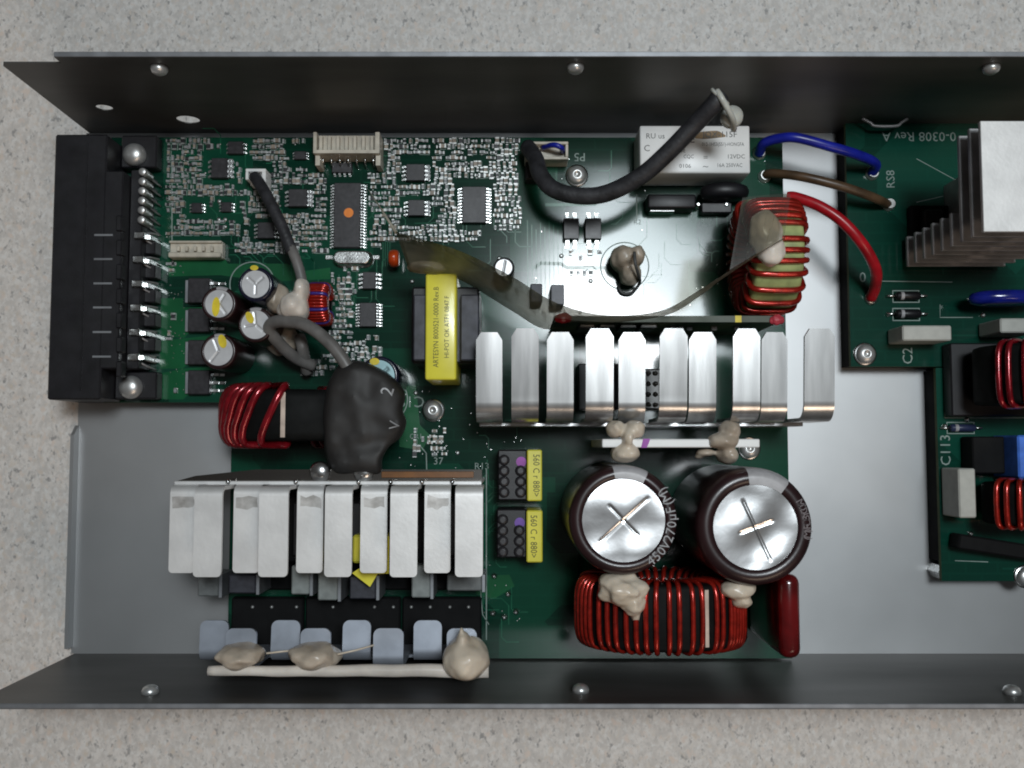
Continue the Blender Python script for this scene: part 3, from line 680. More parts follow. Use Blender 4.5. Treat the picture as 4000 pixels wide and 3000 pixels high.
dirv = (P(2815, 372, 50) - P(2720, 480, 46)).normalized(); u = dirv.cross(Vector((0, 0, 1))).normalized(); v = u.cross(dirv)
for k in range(20): pts.append(P(2812, 378, 50) + (u * math.cos(k / 20 * 2 * math.pi) + v * math.sin(k / 20 * 2 * math.pi)) * 2.9)
g.tube(pts, 0.55, 8, True); part('strap', g, NAT, t)

cable('sensor_cable', 'dark sleeved thin cable running down from the small white socket', 'cable',
      [(995, 690, 17), (1018, 725, 20), (1060, 800, 23), (1105, 895, 25), (1140, 985, 26)], 1.85, SLEEVE, 12)
cable('grey_wire', 'grey wire continuing from the dark sleeve into the cream silicone lump', 'cable',
      [(1135, 965, 26), (1158, 1020, 27), (1176, 1080, 27), (1182, 1130, 26)], 1.55, GREYC, 12)
cable('grey_wire', 'grey looped cable arching from the electrolytic capacitors to the black heat-shrink bag', 'cable',
      [(1225, 1430, 16), (1150, 1395, 20), (1085, 1335, 25), (1052, 1288, 29), (1068, 1260, 31), (1120, 1255, 33), (1190, 1268, 35), (1255, 1310, 37), (1315, 1370, 38), (1362, 1440, 38), (1390, 1500, 36)], 1.85, GREYC, 14)
cable('grey_wire', 'short grey wire stub rising inside the cable loop', 'cable',
      [(1200, 1455, 14), (1188, 1400, 18), (1180, 1350, 20), (1172, 1318, 18)], 1.8, GREYC, 12)
cable('blue_wire', 'blue wire crossing from the main board to the upper right board', 'wire',
      [(2965, 600, ZB + 1), (2985, 560, 16), (3050, 540, 20), (3120, 540, 22), (3250, 575, 22), (3350, 605, 20), (3420, 640, 15), (3405, 680, ZB + 0.5)], 1.55, WBLUE, 12)
cable('brown_wire', 'brown wire crossing from the main board to the upper right board', 'wire',
      [(2985, 690, ZB + 0.5), (3010, 678, 13), (3100, 685, 17), (3200, 705, 19), (3320, 738, 19), (3420, 775, 16), (3470, 800, ZB + 0.5)], 1.45, WBRN, 12)
cable('red_wire', 'red wire bowing from the red toroid to the upper right board', 'wire',
      [(3075, 770, 24), (3110, 772, 25), (3200, 805, 27), (3290, 865, 28), (3370, 955, 27), (3420, 1050, 22), (3420, 1115, 15), (3402, 1165, ZB + 0.3)], 1.7, WRED, 12)
g = G(); q = P(3402, 1165, ZB); g.lathe([(2.3, 0.02), (1.9, 0.4), (1.2, 0.9)], (q.x, q.y, ZB), 'z', 16); 
part('solder_joint', g, TIN, bB)
for bd, px, py in ((bB, 3405, 680), (bB, 3470, 800), (main, 2965, 600), (main, 2985, 690)):
    g = G(); q = P(px, py, ZB); g.lathe([(2.2, 0.02), (2.0, 0.5), (1.55, 1.3), (1.5, 2.0)], (q.x, q.y, ZB), 'z', 16); part('solder_joint', g, SCREW, bd)
for px, py in ((3468, 1228), (3838, 1232), (3838, 1160), (3985, 1180)):
    g = G(); q = P(px, py, ZB); g.lathe([(0.9, 0.02), (0.8, 0.5), (0.3, 0.9)], (q.x, q.y, ZB), 'z', 12); part('solder_joint', g, TIN, bB)
for px, py in ((3690, 1665), (3775, 1640), (3790, 2085), (3895, 1872)):
    g = G(); q = P(px, py, ZB); g.lathe([(0.9, 0.02), (0.8, 0.5), (0.3, 0.9)], (q.x, q.y, ZB), 'z', 12); part('solder_joint', g, TIN, bC)

# ================================================================== RELAY
t = thing('relay', 'white box relay with printed lettering, under the thick black cable', 'relay', (*P(2715, 590, ZB).xy, ZB))
z = ZB + 15; q = RC(2500, 490, 2930, 676, z); g = G(); g.box(*q, ZB + 0.3, z, 0.5, 2); case = part('case', g, WHT, t)
cx = lambda px, py: P(px, py, z + 0.03)
hpx = MM(z)
for s, px, py, h, n_ in (("RU us", 2560, 532, 22, 1.0), ("C", 2527, 580, 26, 1.0), ("JQX-115F", 2812, 526, 24, 1.0), ("012-1HS3(551)-HONGFA", 2824, 564, 15, 0.75), ("12VDC", 2875, 612, 17, 1.0),
                    ("16A 250VAC", 2850, 646, 16, 0.85), ("0106", 2676, 649, 17, 1.0), ("CQC", 2690, 612, 15, 0.9), ("E", 2704, 545, 30, 1.0), ("~", 2756, 650, 24, 1.2), ("=", 2756, 616, 20, 1.2), ("VDE", 2660, 590, 14, 1.0)):
    g = G(); add_text(g, s, cx(px, py), h * hpx, 0, n_); part('lettering', g, INKG, case)
g = G(); pts = [P(2770 + 62 * math.cos(a) * (1 + 0.15 * math.sin(3 * a)), 527 + 17 * math.sin(a) * (1 + 0.2 * math.cos(2 * a + 1)), z + 0.016) for a in [k * 2 * math.pi / 24 for k in range(24)]]
g.bm.faces.new([g.bm.verts.new(p) for p in pts]); part('brown_stain', g, STAIN, case)

# black disc parts under the relay
def disc_part(name, label, cat, px, py, z0, rx, h, thick, m, group=None, axis='y', lead=True):
    c = P(px, py, z0 + h / 2); t = thing(name, label, cat, (c.x, c.y, ZB), group)
    g = G(); prof = [(0.1, -thick / 2), (0.75, -thick / 2), (0.93, -thick * 0.36), (1.0, -thick * 0.1), (1.0, thick * 0.1), (0.93, thick * 0.36), (0.75, thick / 2), (0.1, thick / 2)]
    rings = []
    for r, a_ in prof:
        ring = []
        for k in range(28):
            th = 2 * math.pi * k / 28; u, v = rx * r * math.cos(th), h / 2 * r * math.sin(th)
            ring.append((c.x + u, c.y + a_, c.z + v) if axis == 'y' else (c.x + a_, c.y + u, c.z + v))
        rings.append(ring)
    g.loft(rings); part('body', g, m, t)
    if lead:
        for s in (-0.5, 0.5):
            g = G(); p = (c.x + s * rx, c.y) if axis == 'y' else (c.x, c.y + s * rx)
            g.tube([(p[0], p[1], ZB), (p[0], p[1], c.z - h * 0.3)], 0.4, 6); part('lead', g, TIN, t)
    return t
q = RC(2530, 758, 2720, 800, ZB + 7); t = thing('rectifier', 'flat black component with a shiny metal strip just below the relay', 'component', (q[0], q[2], ZB))
g = G(); g.box(q[0], q[1], q[2] - 1.0, q[3], ZB + 0.3, ZB + 7, 0.6, 2); part('body', g, BLK, t)
q = RC(2538, 800, 2638, 822, ZB + 5); g = G(); g.box(q[0], q[1], q[2] - 0.4, q[3] + 0.5, ZB + 0.1, ZB + 4.5, 0.3); part('metal_strip', g, CHROME, t)
disc_part('disc_varistor', 'black disc varistor between the relay and the red toroid', 'varistor', 2830, 752, ZB + 1, 7.6, 10, 4.5, BLK)
q = RC(2740, 790, 2860, 832, ZB + 4); t = thing('rectifier', 'low black block with solder dots left of the red toroid', 'component', (q[0], q[2], ZB))
g = G(); g.box(*q, ZB + 0.1, ZB + 4, 0.4); part('body', g, BLK, t)
g = G()
for px in (2728, 2838): c = P(px, 798, ZB + 4.2); g.lathe([(0.9, -4), (0.9, -0.4), (0.4, 0.2)], c, 'z', 10)
part('solder_dots', g, TIN, t)

# ================================================================== ELECTROLYTIC CAPACITORS
def groove_top(cx, cy, z, r, arms, depth, wid, nr=22, na=84, cone=0.0, seed=0):
    g = G()
    def hgt(x, y):
        h = 0.0
        for ang, a, b in arms:
            u = x * math.cos(ang) + y * math.sin(ang); v = -x * math.sin(ang) + y * math.cos(ang)
            if -a * r < u < b * r:
                fade = min(1, (u + a * r) / (0.1 * r), (b * r - u) / (0.1 * r)); h -= depth * fade * math.exp(-(v / wid) ** 2)
        h += cone * mnoise.noise(Vector((x * 0.11 + seed, y * 0.11, seed)))
        return h
    ring0 = [[(cx + r * (k / nr) * math.cos(2 * math.pi * i / na), cy + r * (k / nr) * math.sin(2 * math.pi * i / na)) for i in range(na)] for k in range(1, nr + 1)]
    rings = [[(x, y, z + hgt(x - cx, y - cy)) for x, y in rr] for rr in ring0]
    g.loft(rings, True, False, True); cv = g.bm.verts.new((cx, cy, z + hgt(0, 0))); g.bm.verts.ensure_lookup_table()
    for i in range(na): f = g.bm.faces.new((g.bm.verts[i], g.bm.verts[(i + 1) % na], cv)); f.smooth = True
    return g
def can(px, py, ztop, rdisc, rbody, label, sleeve, arms,  gold=None, stripe=None, group=None, name='electrolytic_capacitor', topm=None, depth=0.5, wid=0.45, cone=0.0, lean=(0, 0), seed=0, z0=ZB):
    c = P(px, py, ztop); t = thing(name, label, 'capacitor', (c.x, c.y, z0), group)
    rim = rbody - rdisc
    g = G(); prof = [(rbody * 0.98, 0.05), (rbody, 0.6), (rbody, ztop - z0 - rim * 0.75), (rbody - rim * 0.08, ztop - z0 - rim * 0.35), (rbody - rim * 0.3, ztop - z0 - 0.02), (rbody - rim * 0.6, ztop - z0 + 0.12), (rdisc, ztop - z0 + 0.1), (rdisc - 0.05, ztop - z0 - 0.3)]
    g.lathe(prof, (c.x, c.y, z0), 'z', 56, True, False); part('sleeve', g, sleeve, t)
    g = groove_top(c.x, c.y, ztop - 0.05, rdisc, arms, depth, wid, cone=cone, seed=seed, nr=(64 if rdisc > 8 else 30), na=(220 if rdisc > 8 else 110)); top = part('can_top', g, topm or (CAN if rdisc > 8 else CANS), t)
    if stripe:
        a0, a1 = stripe; n = 14; g = G(); rr = []
        for r, h in ((rdisc + 0.05, ztop + 0.13), (rbody - rim * 0.6, ztop + 0.16), (rbody - rim * 0.3, ztop + 0.02), (rbody - rim * 0.06, ztop - rim * 0.35), (rbody + 0.05, ztop - rim * 0.75), (rbody + 0.05, z0 + 1)):
            rr.append([(c.x + r * math.cos(R_(a0 + (a1 - a0) * k / n)), c.y + r * math.sin(R_(a0 + (a1 - a0) * k / n)), h) for k in range(n + 1)])
        g.loft(rr, False, False, True); part('sleeve_stripe', g, SLVG, t)
    if gold:
        g = G(); pts = [P(a, b, ztop + 0.2) for a, b in gold]; g.bm.faces.new([g.bm.verts.new(p) for p in pts])
        ex = bmesh.ops.extrude_face_region(g.bm, geom=g.bm.faces[:]); bmesh.ops.translate(g.bm, vec=(0, 0, -0.25), verts=[v for v in ex['geom'] if isinstance(v, bmesh.types.BMVert)])
        part('yellow_mark', g, YELM, top)
    return t
def oval(cx, cy, rx, ry, rot=0, n=18):
    return [(cx + rx * math.cos(a) * math.cos(rot) - ry * math.sin(a) * math.sin(rot), cy + rx * math.cos(a) * math.sin(rot) + ry * math.sin(a) * math.cos(rot)) for a in [2 * math.pi * k / n for k in range(n)]]
ZE = 30.0; mE = MM(ZE); grp = 'small electrolytic capacitors'
can(998, 1110, ZE, 55 * mE, 70 * mE, 'navy-sleeved small capacitor at the top of the cluster of four', SLVB, [(R_(42), 0, 0.8), (R_(140), 0, 0.8), (R_(270), 0, 0.8)], oval(993, 1046, 16, 10), None, grp, depth=0.12, wid=0.3)
can(855, 1186, ZE, 55 * mE, 70 * mE, 'brown-sleeved small capacitor with a yellow streak, upper left of the cluster', SLV, [(R_(60), 0, 0.85), (R_(-55), 0, 0.95), (R_(170), 0, 0.1)], oval(843, 1198, 15, 38, R_(4)), (60, 100), grp, depth=0.18, wid=0.3)
can(998, 1268, ZE, 57 * mE, 70 * mE, 'bright-topped small capacitor half covered by the grey cable loop', SLV, [(R_(97), 0, 0.95), (R_(190), 0, 0.8), (R_(-40), 0, 0.8)], oval(975, 1240, 14, 24, R_(-25)), (70, 110), grp, depth=0.18, wid=0.3)
can(853, 1372, ZE, 57 * mE, 71 * mE, 'brown-sleeved small capacitor at the bottom left of the cluster', SLV, [(R_(112), 0, 0.95), (R_(232), 0, 0.95), (R_(0), 0, 0.1)], oval(868, 1333, 16, 27, R_(-14)), (70, 105), grp, depth=0.18, wid=0.3)
can(1480, 1468, 34, 62 * MM(34), 78 * MM(34), 'navy-sleeved capacitor peeping out behind the black heat-shrink bag', SLVB, [(R_(40), 0, 0.8)], oval(1463, 1412, 19, 14), None, grp, topm=CYAN, depth=0.2)
can(1968, 1045, 24, 33 * MM(24), 42 * MM(24), 'small bright-topped capacitor behind the curved brown film', BLK, [(R_(80), 0.9, 0.9)], None, None, grp, depth=0.18, wid=0.3)
ZK = 53.0; mK = MM(ZK)
t1 = can(2436, 2033, ZK, 161 * mK, 213 * mK, 'left big brown capacitor printed 450V270uF with a cross-scored top', SLV,
         [(R_(42), 0.82, 0.86), (R_(-46), 0.55, 0.55)], None, (62, 101), 'big bulk capacitors', depth=0.13, wid=0.42, cone=0.34, seed=2)
t2 = can(2951, 2060, ZK, 164 * mK, 230 * mK, 'right big brown capacitor with a cross-scored top, at the red epoxy part', SLV,
         [(R_(-66), 0.75, 0.9), (R_(20), 0.45, 0.5)], None, (52, 97), 'big bulk capacitors', depth=0.13, wid=0.40, cone=0.42, seed=5)
def arc_text(t, s, px, py, r, h, a0, a1, mtl, zz):
    g = G(); c = P(px, py, ZK)
    for k, ch in enumerate(s):
        a = R_(a0 + (a1 - a0) * k / (len(s) - 1)); add_text(g, ch, (c.x + r * math.cos(a), c.y + r * math.sin(a), zz), h, a + math.pi / 2)
    part('lettering', g, mtl, t)
arc_text(t1, "450V270µF(M)", 2436, 2033, 188 * mK, 2.6, -56, 38, PRINT, ZK + 0.22)
arc_text(t2, "(M)RUBYCON", 2951, 2060, 201 * mK, 2.0, -12, 28, PRINT2, ZK + 0.22)

# ================================================================== TOROID INDUCTORS
def toroid(label, axis, c, R, rin, halfw, turns, wire, wm, cm, core_extra=None, zs=1.0, skew=0.0, group='wire-wound toroids', name='toroid_inductor', wm2=None, cx_=1.0, sq=4.0):
    """standing ring, axis along x or y; turns: list of angles in degrees (90 = top)"""
    t = thing(name, label, 'inductor', (c[0], c[1], c[2] - R * zs), group)
    def pt(a, r, ax):
        u, v = r * math.cos(a) * cx_, r * math.sin(a) * zs
        return (c[0] + u, c[1] + ax, c[2] + v) if axis == 'y' else (c[0] + ax, c[1] + u, c[2] + v)
    b = min(2.6, halfw * 0.33) if sq < 3.5 else min(1.2, halfw * 0.25); n = 56; g = G()
    prof = [(R, -halfw + b), (R - b * 0.3, -halfw + b * 0.3), (R - b, -halfw), (rin + b, -halfw), (rin, -halfw + b), (rin, halfw - b), (rin + b, halfw), (R - b, halfw), (R - b * 0.3, halfw - b * 0.3), (R, halfw - b)]
    g.loft([[pt(2 * math.pi * i / n, r, a) for r, a in prof] for i in range(n)], True, False, True, True); core = part('core', g, cm, t)
    g1 = G(); g2 = G(); w_ = wire * 1.02
    for k, ad in enumerate(turns):
        a = R_(ad); loop = []
        rc, hr, hx = (R + rin) / 2, (R - rin) / 2 + w_, halfw + w_; ring = []
        for q_ in range(28):
            th = 2 * math.pi * q_ / 28; ct, st = math.cos(th), math.sin(th); e = 2.0 / sq
            ring.append((rc + hr * math.copysign(abs(ct) ** e, ct), hx * math.copysign(abs(st) ** e, st)))
        for r, ax in ring: loop.append(pt(a + R_(skew) * (ax / halfw) * (1 if r > (R + rin) / 2 else -1), r, ax))
        gg = g2 if (wm2 and k % 5 == 2) else g1
        gg.tube(loop, wire, 8, True)
    part('winding', g1, wm, t)
    if wm2: part('second_winding', g2, wm2, t)
    else: g2.bm.free()
    if core_extra:
        a, w2 = core_extra; g = G(); a = R_(a); d = w2
        g.loft([[pt(a + s * d, R + 0.12, ax), pt(a + s * d, R - 1.0, ax)] for s, ax in ((-1, -halfw * 0.86), (1, -halfw * 0.86), (1, halfw * 0.86), (-1, halfw * 0.86))], False, False, False, True)
        # a painted band: thin curved strip on the rim
        g.bm.free(); g = G(); rr = []
        for ax in [halfw * 0.86 * (i / 6 * 2 - 1) for i in range(7)]:
            rr.append([pt(a - d, R + 0.10, ax), pt(a, R + 0.14, ax), pt(a + d, R + 0.10, ax)])
        g.loft(rr, False, False, True); part('paint_band', g, PALE, core)
    return t
# big one under the bulk capacitors
zc = 30.0; a = P(2232, 2420, zc); b_ = P(2935, 2420, zc); Rb = (b_.x - a.x) / 2; zsb = 19.5 / Rb
cyb = (P(2600, 2265, 47).y + P(2600, 2560, 44).y) / 2; hw = (P(2600, 2265, 47).y - P(2600, 2560, 44).y) / 2
xs_px = [2262, 2272, 2283, 2296, 2310, 2342, 2372, 2402, 2440, 2476, 2512, 2550, 2600, 2638, 2690, 2728, 2786, 2812, 2848, 2862, 2877, 2890, 2903, 2914]
angs = []
for x in xs_px:
    u = max(-0.985, min(0.985, (P(x, 2420, 42).x - (a.x + b_.x) / 2) / (Rb * 0.955))); angs.append(math.degrees(math.acos(u)))
xw = math.degrees(math.acos((P(2750, 2420, 42).x - (a.x + b_.x) / 2) / (Rb * 0.955)))
toroid('large red-wound toroid below the two big capacitors', 'y', ((a.x + b_.x) / 2, cyb, zc), Rb - 1.6, Rb * 0.5, hw - 1.5, angs + [200 + 10 * k for k in range(15)], 0.72, REDW, CORE, (xw, 0.024), zs=zsb)
# left one beside the heat-shrink bag
zc = 25.5; a = P(850, 1620, 30); b_ = P(1430, 1620, 30); Rb = (b_.x - a.x) / 2
cyb = (P(1060, 1500, 38).y + P(1060, 1742, 38).y) / 2; hw = (P(1060, 1500, 38).y - P(1060, 1742, 38).y) / 2
toroid('red-wound toroid with bare black core, left of the black heat-shrink bag', 'y', ((a.x + b_.x) / 2, cyb, zc), Rb - 1.4, Rb * 0.5, hw - 1.4,
       [180, 171, 161, 151, 141, 130, 120, 101] + [195, 210, 225, 240, 300, 315, 330, 345], 1.12, REDD, CORE, (91, 0.032), zs=14.8 / Rb, skew=-9, sq=3.0)
# right one at the board edge
zc = 29.0; a = P(3000, 762, 30); b_ = P(3000, 1232, 30); Rb = (a.y - b_.y) / 2
cxb = (P(2905, 1000, 36).x + P(3128, 1000, 36).x) / 2; hw = (P(3128, 1000, 36).x - P(2905, 1000, 36).x) / 2
ys_px = [775, 785, 800, 822, 850, 880, 945, 988, 1028, 1076, 1130, 1172, 1198, 1216, 1226]
angs = [math.degrees(math.acos(max(-0.985, min(0.985, (P(3000, y, 42).y - (a.y + b_.y) / 2) / (Rb * 0.95))))) for y in ys_px]
toroid('red-wound toroid with pale green core at the right edge of the main board', 'x', (cxb, (a.y + b_.y) / 2, zc), Rb - 1.5, Rb * 0.52, hw - 1.5, angs + [195 + 11 * k for k in range(15)], 0.86, REDW, COREG, None, zs=18.5 / Rb)
# small one with two wire colours
zc = ZB + 8.6; a = P(1240, 1100, 20); b_ = P(1240, 1272, 20); Rb = (a.y - b_.y) / 2; cxb = P(1240, 1185, 22).x
toroid('small toroid wound with red and violet wire beside the cream silicone', 'x', (cxb, (a.y + b_.y) / 2, zc), Rb - 0.9, Rb * 0.5, 2.6,
       [6 + 9.0 * k for k in range(20)] + [200, 215, 230, 310, 325, 340], 0.52, REDW, CORE, None, zs=8.2 / Rb, wm2=BLUEW)
# on the right-hand boards
zc = ZB + 17; c = P(4010, 1470, 24)
toroid('dark red-wound choke on the upper right board, cut by the photo edge', 'y', (c.x + 3, c.y, zc), 19.0, 9.5, 8.6, [150, 141, 128, 118, 108, 97, 86, 75, 64, 53], 0.85, REDD, CORE, None, zs=0.86)
c = P(4000, 1965, 22)
toroid('small red-wound choke on the lower right board, cut by the photo edge', 'y', (c.x + 1, c.y, ZB + 11), 12.0, 6, 6.2, [152, 138, 122, 106, 90, 75, 60], 0.8, REDW, CORE, None, zs=0.9)

# ================================================================== RED EPOXY PART, SMALL COMPONENTS
zc = 46; q = RC(3048, 2245, 3133, 2578, zc); t = thing('film_capacitor', 'tall glossy dark red epoxy block at the lower right corner of the main board', 'capacitor', (q[0], q[2], ZB))
g = G(); g.box(q[0], q[1], q[2], q[3], ZB + 1, zc, 2.6, 4); part('body', g, REDL, t)
g = G()
for yy in (q[2] + 5, q[3] - 5): g.tube([((q[0] + q[1]) / 2, yy, ZB), ((q[0] + q[1]) / 2, yy, ZB + 3)], 0.5, 6)
part('leads', g, TIN, t)
t = thing('crystal', 'silver oval crystal can below the orange-dot chip', 'crystal', (*P(1376, 1006, ZB).xy, ZB))
z = ZB + 3.8; q = RC(1300, 978, 1447, 1032, z); L = q[1] - q[0]; Wd = q[3] - q[2]; cx0, cy0 = (q[0] + q[1]) / 2, (q[2] + q[3]) / 2
def stadium(Lx, W, n=10): 
    r = W / 2; return [(cx0 + (Lx / 2 - r) + r * math.cos(-math.pi / 2 + math.pi * k / n), cy0 + r * math.sin(-math.pi / 2 + math.pi * k / n)) for k in range(n + 1)] + [(cx0 - (Lx / 2 - r) + r * math.cos(math.pi / 2 + math.pi * k / n), cy0 + r * math.sin(math.pi / 2 + math.pi * k / n)) for k in range(n + 1)]
g = G(); g.loft([[(x, y, zz) for x, y in stadium(L + d, Wd + d)] for d, zz in ((1.0, ZB + 0.05), (1.0, ZB + 0.5), (0.1, ZB + 0.55), (0, ZB + 3.2), (-0.4, ZB + 3.65), (-1.0, z))]); part('can', g, TIN, t)
g = G()
for px in (1286, 1468): c = P(px, 1006, ZB); g.box(c.x - 1.2, c.x + 1.2, c.y - 0.7, c.y + 0.7, ZB + 0.02, ZB + 0.5, 0.15)
part('solder_feet', g, TIN, t)
disc_part('disc_capacitor', 'small orange-red disc capacitor at the left end of the curved brown film', 'capacitor', 1540, 1010, ZB + 2, 2.7, 7.2, 3.0, ORED, None, 'x')
def block(name, label, cat, rect, z1, m, bev=0.3, z0=None, loc=None, group=None, leads=True):
    q = RC(*rect, z1); t = thing(name, label, cat, ((q[0] + q[1]) / 2, (q[2] + q[3]) / 2, ZB), group)
    g = G(); g.box(*q, ZB + 0.6 if z0 is None else z0, z1, bev); part('case', g, m, t)
    if leads:
        g = G(); w2 = (q[1] - q[0]) > (q[3] - q[2])
        for s in (0.2, 0.8):
            p = (q[0] + (q[1] - q[0]) * s, (q[2] + q[3]) / 2) if w2 else ((q[0] + q[1]) / 2, q[2] + (q[3] - q[2]) * s)
            g.tube([(p[0], p[1], ZB), (p[0], p[1], ZB + 1)], 0.35, 6)
        part('leads', g, TIN, t)
    return t, q
block('box_capacitor', 'small grey box capacitor between the curved film and the optocouplers', 'capacitor', (2152, 1112, 2204, 1190), ZB + 9, mat('grey box case', (0.17, 0.17, 0.19), 0.5))
block('box_capacitor', 'low grey block partly hidden behind the curved film, left of its twin', 'capacitor', (2072, 1108, 2118, 1180), ZB + 8, FERR)
block('box_capacitor', 'light grey box capacitor beside the corner screw of the upper right board', 'capacitor', (3526, 1271, 3718, 1330), ZB + 12, LGREY, 0.4)
block('box_capacitor', 'light grey box capacitor cut by the photo edge, above the dark red choke', 'capacitor', (3908, 1243, 4060, 1299), ZB + 14, LGREY, 0.4)
block('box_capacitor', 'upright light grey box capacitor on the lower right board', 'capacitor', (3746, 1830, 3813, 2023), ZB + 12, LGREY, 0.4)
block('box_capacitor', 'bright blue case at the right photo edge on the lower right board', 'capacitor', (3978, 1700, 4090, 1868), ZB + 16, LBLUE, 0.5)
block('choke_base', 'black moulded base under the dark red choke on the upper right board', 'component', (3715, 1340, 4080, 1625), ZB + 6, BLK, 0.4)
block('choke_base', 'black block under the bright blue case on the lower right board', 'component', (3800, 1705, 4080, 1850), ZB + 8, BLKM, 0.4)
disc_part('disc_varistor', 'glossy blue disc lying near the finned heatsink at the right photo edge', 'varistor', 3930, 1166, ZB + 3, 11.5, 12, 4.2, DBLUE)
g_ = block('ribbon_part', 'black angled slab at the bottom of the lower right board', 'component', (3745, 2112, 4080, 2170), ZB + 7, BLKM, 0.5)[0]
g_.rotation_euler.z = R_(-9)
def diode(px0, py0, px1, py1, label, m=BLK, z=ZB + 3.2):
    q = RC(px0, py0, px1, py1, z); cy = (q[2] + q[3]) / 2; r = (q[3] - q[2]) / 2; t = thing('diode', label, 'diode', ((q[0] + q[1]) / 2, cy, ZB), 'axial diodes')
    g = G(); g.lathe([(r * 0.7, 0), (r, 0.3), (r, q[1] - q[0] - 0.3), (r * 0.7, q[1] - q[0])], (q[0], cy, ZB + r + 0.1), 'x', 18); part('body', g, m, t)
    g = G(); g.lathe([(r * 1.02, 0), (r * 1.02, 1.0)], (q[0] + 1.4, cy, ZB + r + 0.1), 'x', 18, True, False); part('band', g, SLVG, t)
    g = G(); g.tube([(q[0] - 2.6, cy, ZB), (q[0] - 2.2, cy, ZB + r), (q[0] + 0.2, cy, ZB + r)], 0.4, 6); g.tube([(q[1] - 0.2, cy, ZB + r), (q[1] + 2.2, cy, ZB + r), (q[1] + 2.6, cy, ZB)], 0.4, 6); part('leads', g, TIN, t)
    g = G(); 
    for a, b_, c_, d in ((q[0] - 0.5, q[1] + 0.5, q[2] - 0.7, q[2] - 0.4), (q[0] - 0.5, q[1] + 0.5, q[3] + 0.4, q[3] + 0.7), (q[0] - 0.5, q[0] - 0.2, q[2] - 0.4, q[3] + 0.4), (q[1] + 0.2, q[1] + 0.5, q[2] - 0.4, q[3] + 0.4)): g.box(a, b_, c_, d, ZB + 0.02, ZB + 0.05)
    part('printed_outline', g, SILK, t)
diode(3508, 1136, 3602, 1168, 'upper one of two black diodes beside the red wire joint')
diode(3508, 1206, 3604, 1240, 'lower one of two black diodes beside the red wire joint')
diode(3722, 1656, 3820, 1686, 'slate blue diode at the top of the lower right board', mat('slate diode', (0.03, 0.04, 0.10), 0.4))

# ================================================================== TRANSFORMER WITH YELLOW TAPE
zt = ZB + 26; t = thing('transformer', 'transformer wrapped in yellow tape with two lines of black print', 'transformer', (*P(1740, 1280, zt).xy, ZB))
q = RC(1608, 1120, 1872, 1420, zt - 5); g = G(); g.box(q[0], q[1], q[2], q[3], ZB + 1, zt - 5, 0.6); part('bobbin', g, BLK, t)
for a, b_ in ((1614, 1664), (1798, 1872)):
    qq = RC(a, 1150, b_, 1408, zt - 1.5); g = G(); g.box(*qq, ZB + 3, zt - 1.5, 0.4); part('ferrite_core', g, FERR, t)
q = RC(1661, 1066, 1783, 1484, zt); g = G(); g.box(*q, ZB + 2, zt, 0.7, 3); tape = part('yellow_tape', g, YEL, t)
g = G(); add_text(g, "ARTESYN 8000521-0000 Rev.B", P(1704, 1277, zt + 0.03), 21 * MM(zt), R_(90), 0.84); part('lettering', g, INK, tape)
g = G(); add_text(g, "HI-POT OK ATF1 0847 F", P(1746, 1277, zt + 0.03), 19 * MM(zt), R_(90), 0.88)
part('lettering', g, INK, tape)

# two little taped transformers
for k, (r1, r2, dot, dm, s) in enumerate((((1945, 1757, 2056, 1955), (2059, 1757, 2117, 1957), (2036, 1804), PURP, 'upper'), ((1940, 1990, 2054, 2180), (2057, 1994, 2119, 2197), (2030, 2042), VIOL, 'lower'))):
    z = ZB + 14; q = RC(*r1, z); t = thing('coupling_transformer', s + ' one of two small black transformers with yellow tape and a purple dot', 'transformer', ((q[0] + q[1]) / 2, (q[2] + q[3]) / 2, ZB), 'small taped transformers')
    qt = RC(*r2, z + 1); g = G(); g.box(q[0], qt[0] + 0.02, q[2], q[3], ZB + 0.5, z - 1.2, 0.4); part('body', g, BLK, t)
    g = G(); g.box(qt[0], qt[1], qt[2], qt[3], ZB + 0.5, z + 1, 0.35); tape = part('yellow_tape', g, YEL, t)
    g = G(); add_text(g, "560 C r 880>", P((r2[0] + r2[2]) / 2 + (6 if k == 0 else -4), (r2[1] + r2[3]) / 2, z + 1.03), 26 * MM(z), R_(-90), 0.82); part('lettering', g, INK, tape)
    g = G(); c = P(*dot, z - 1.2); g.lathe([(20 * MM(z), 0.02), (20 * MM(z), 0.06)], c, 'z', 20, False); part('paint_dot', g, dm, t)
    for i in range(4):
        for j, px in enumerate((r1[0] + 24, r1[0] + 88)):
            if j == 1 and i == 0: continue
            c = P(px, r1[1] + 40 + i * 42, z - 1.2); g = G(); g.lathe([(1.7, 0.0), (1.5, 0.7), (0.8, 1.0)], c, 'z', 12); part('coil_lug', g, ICM, t)

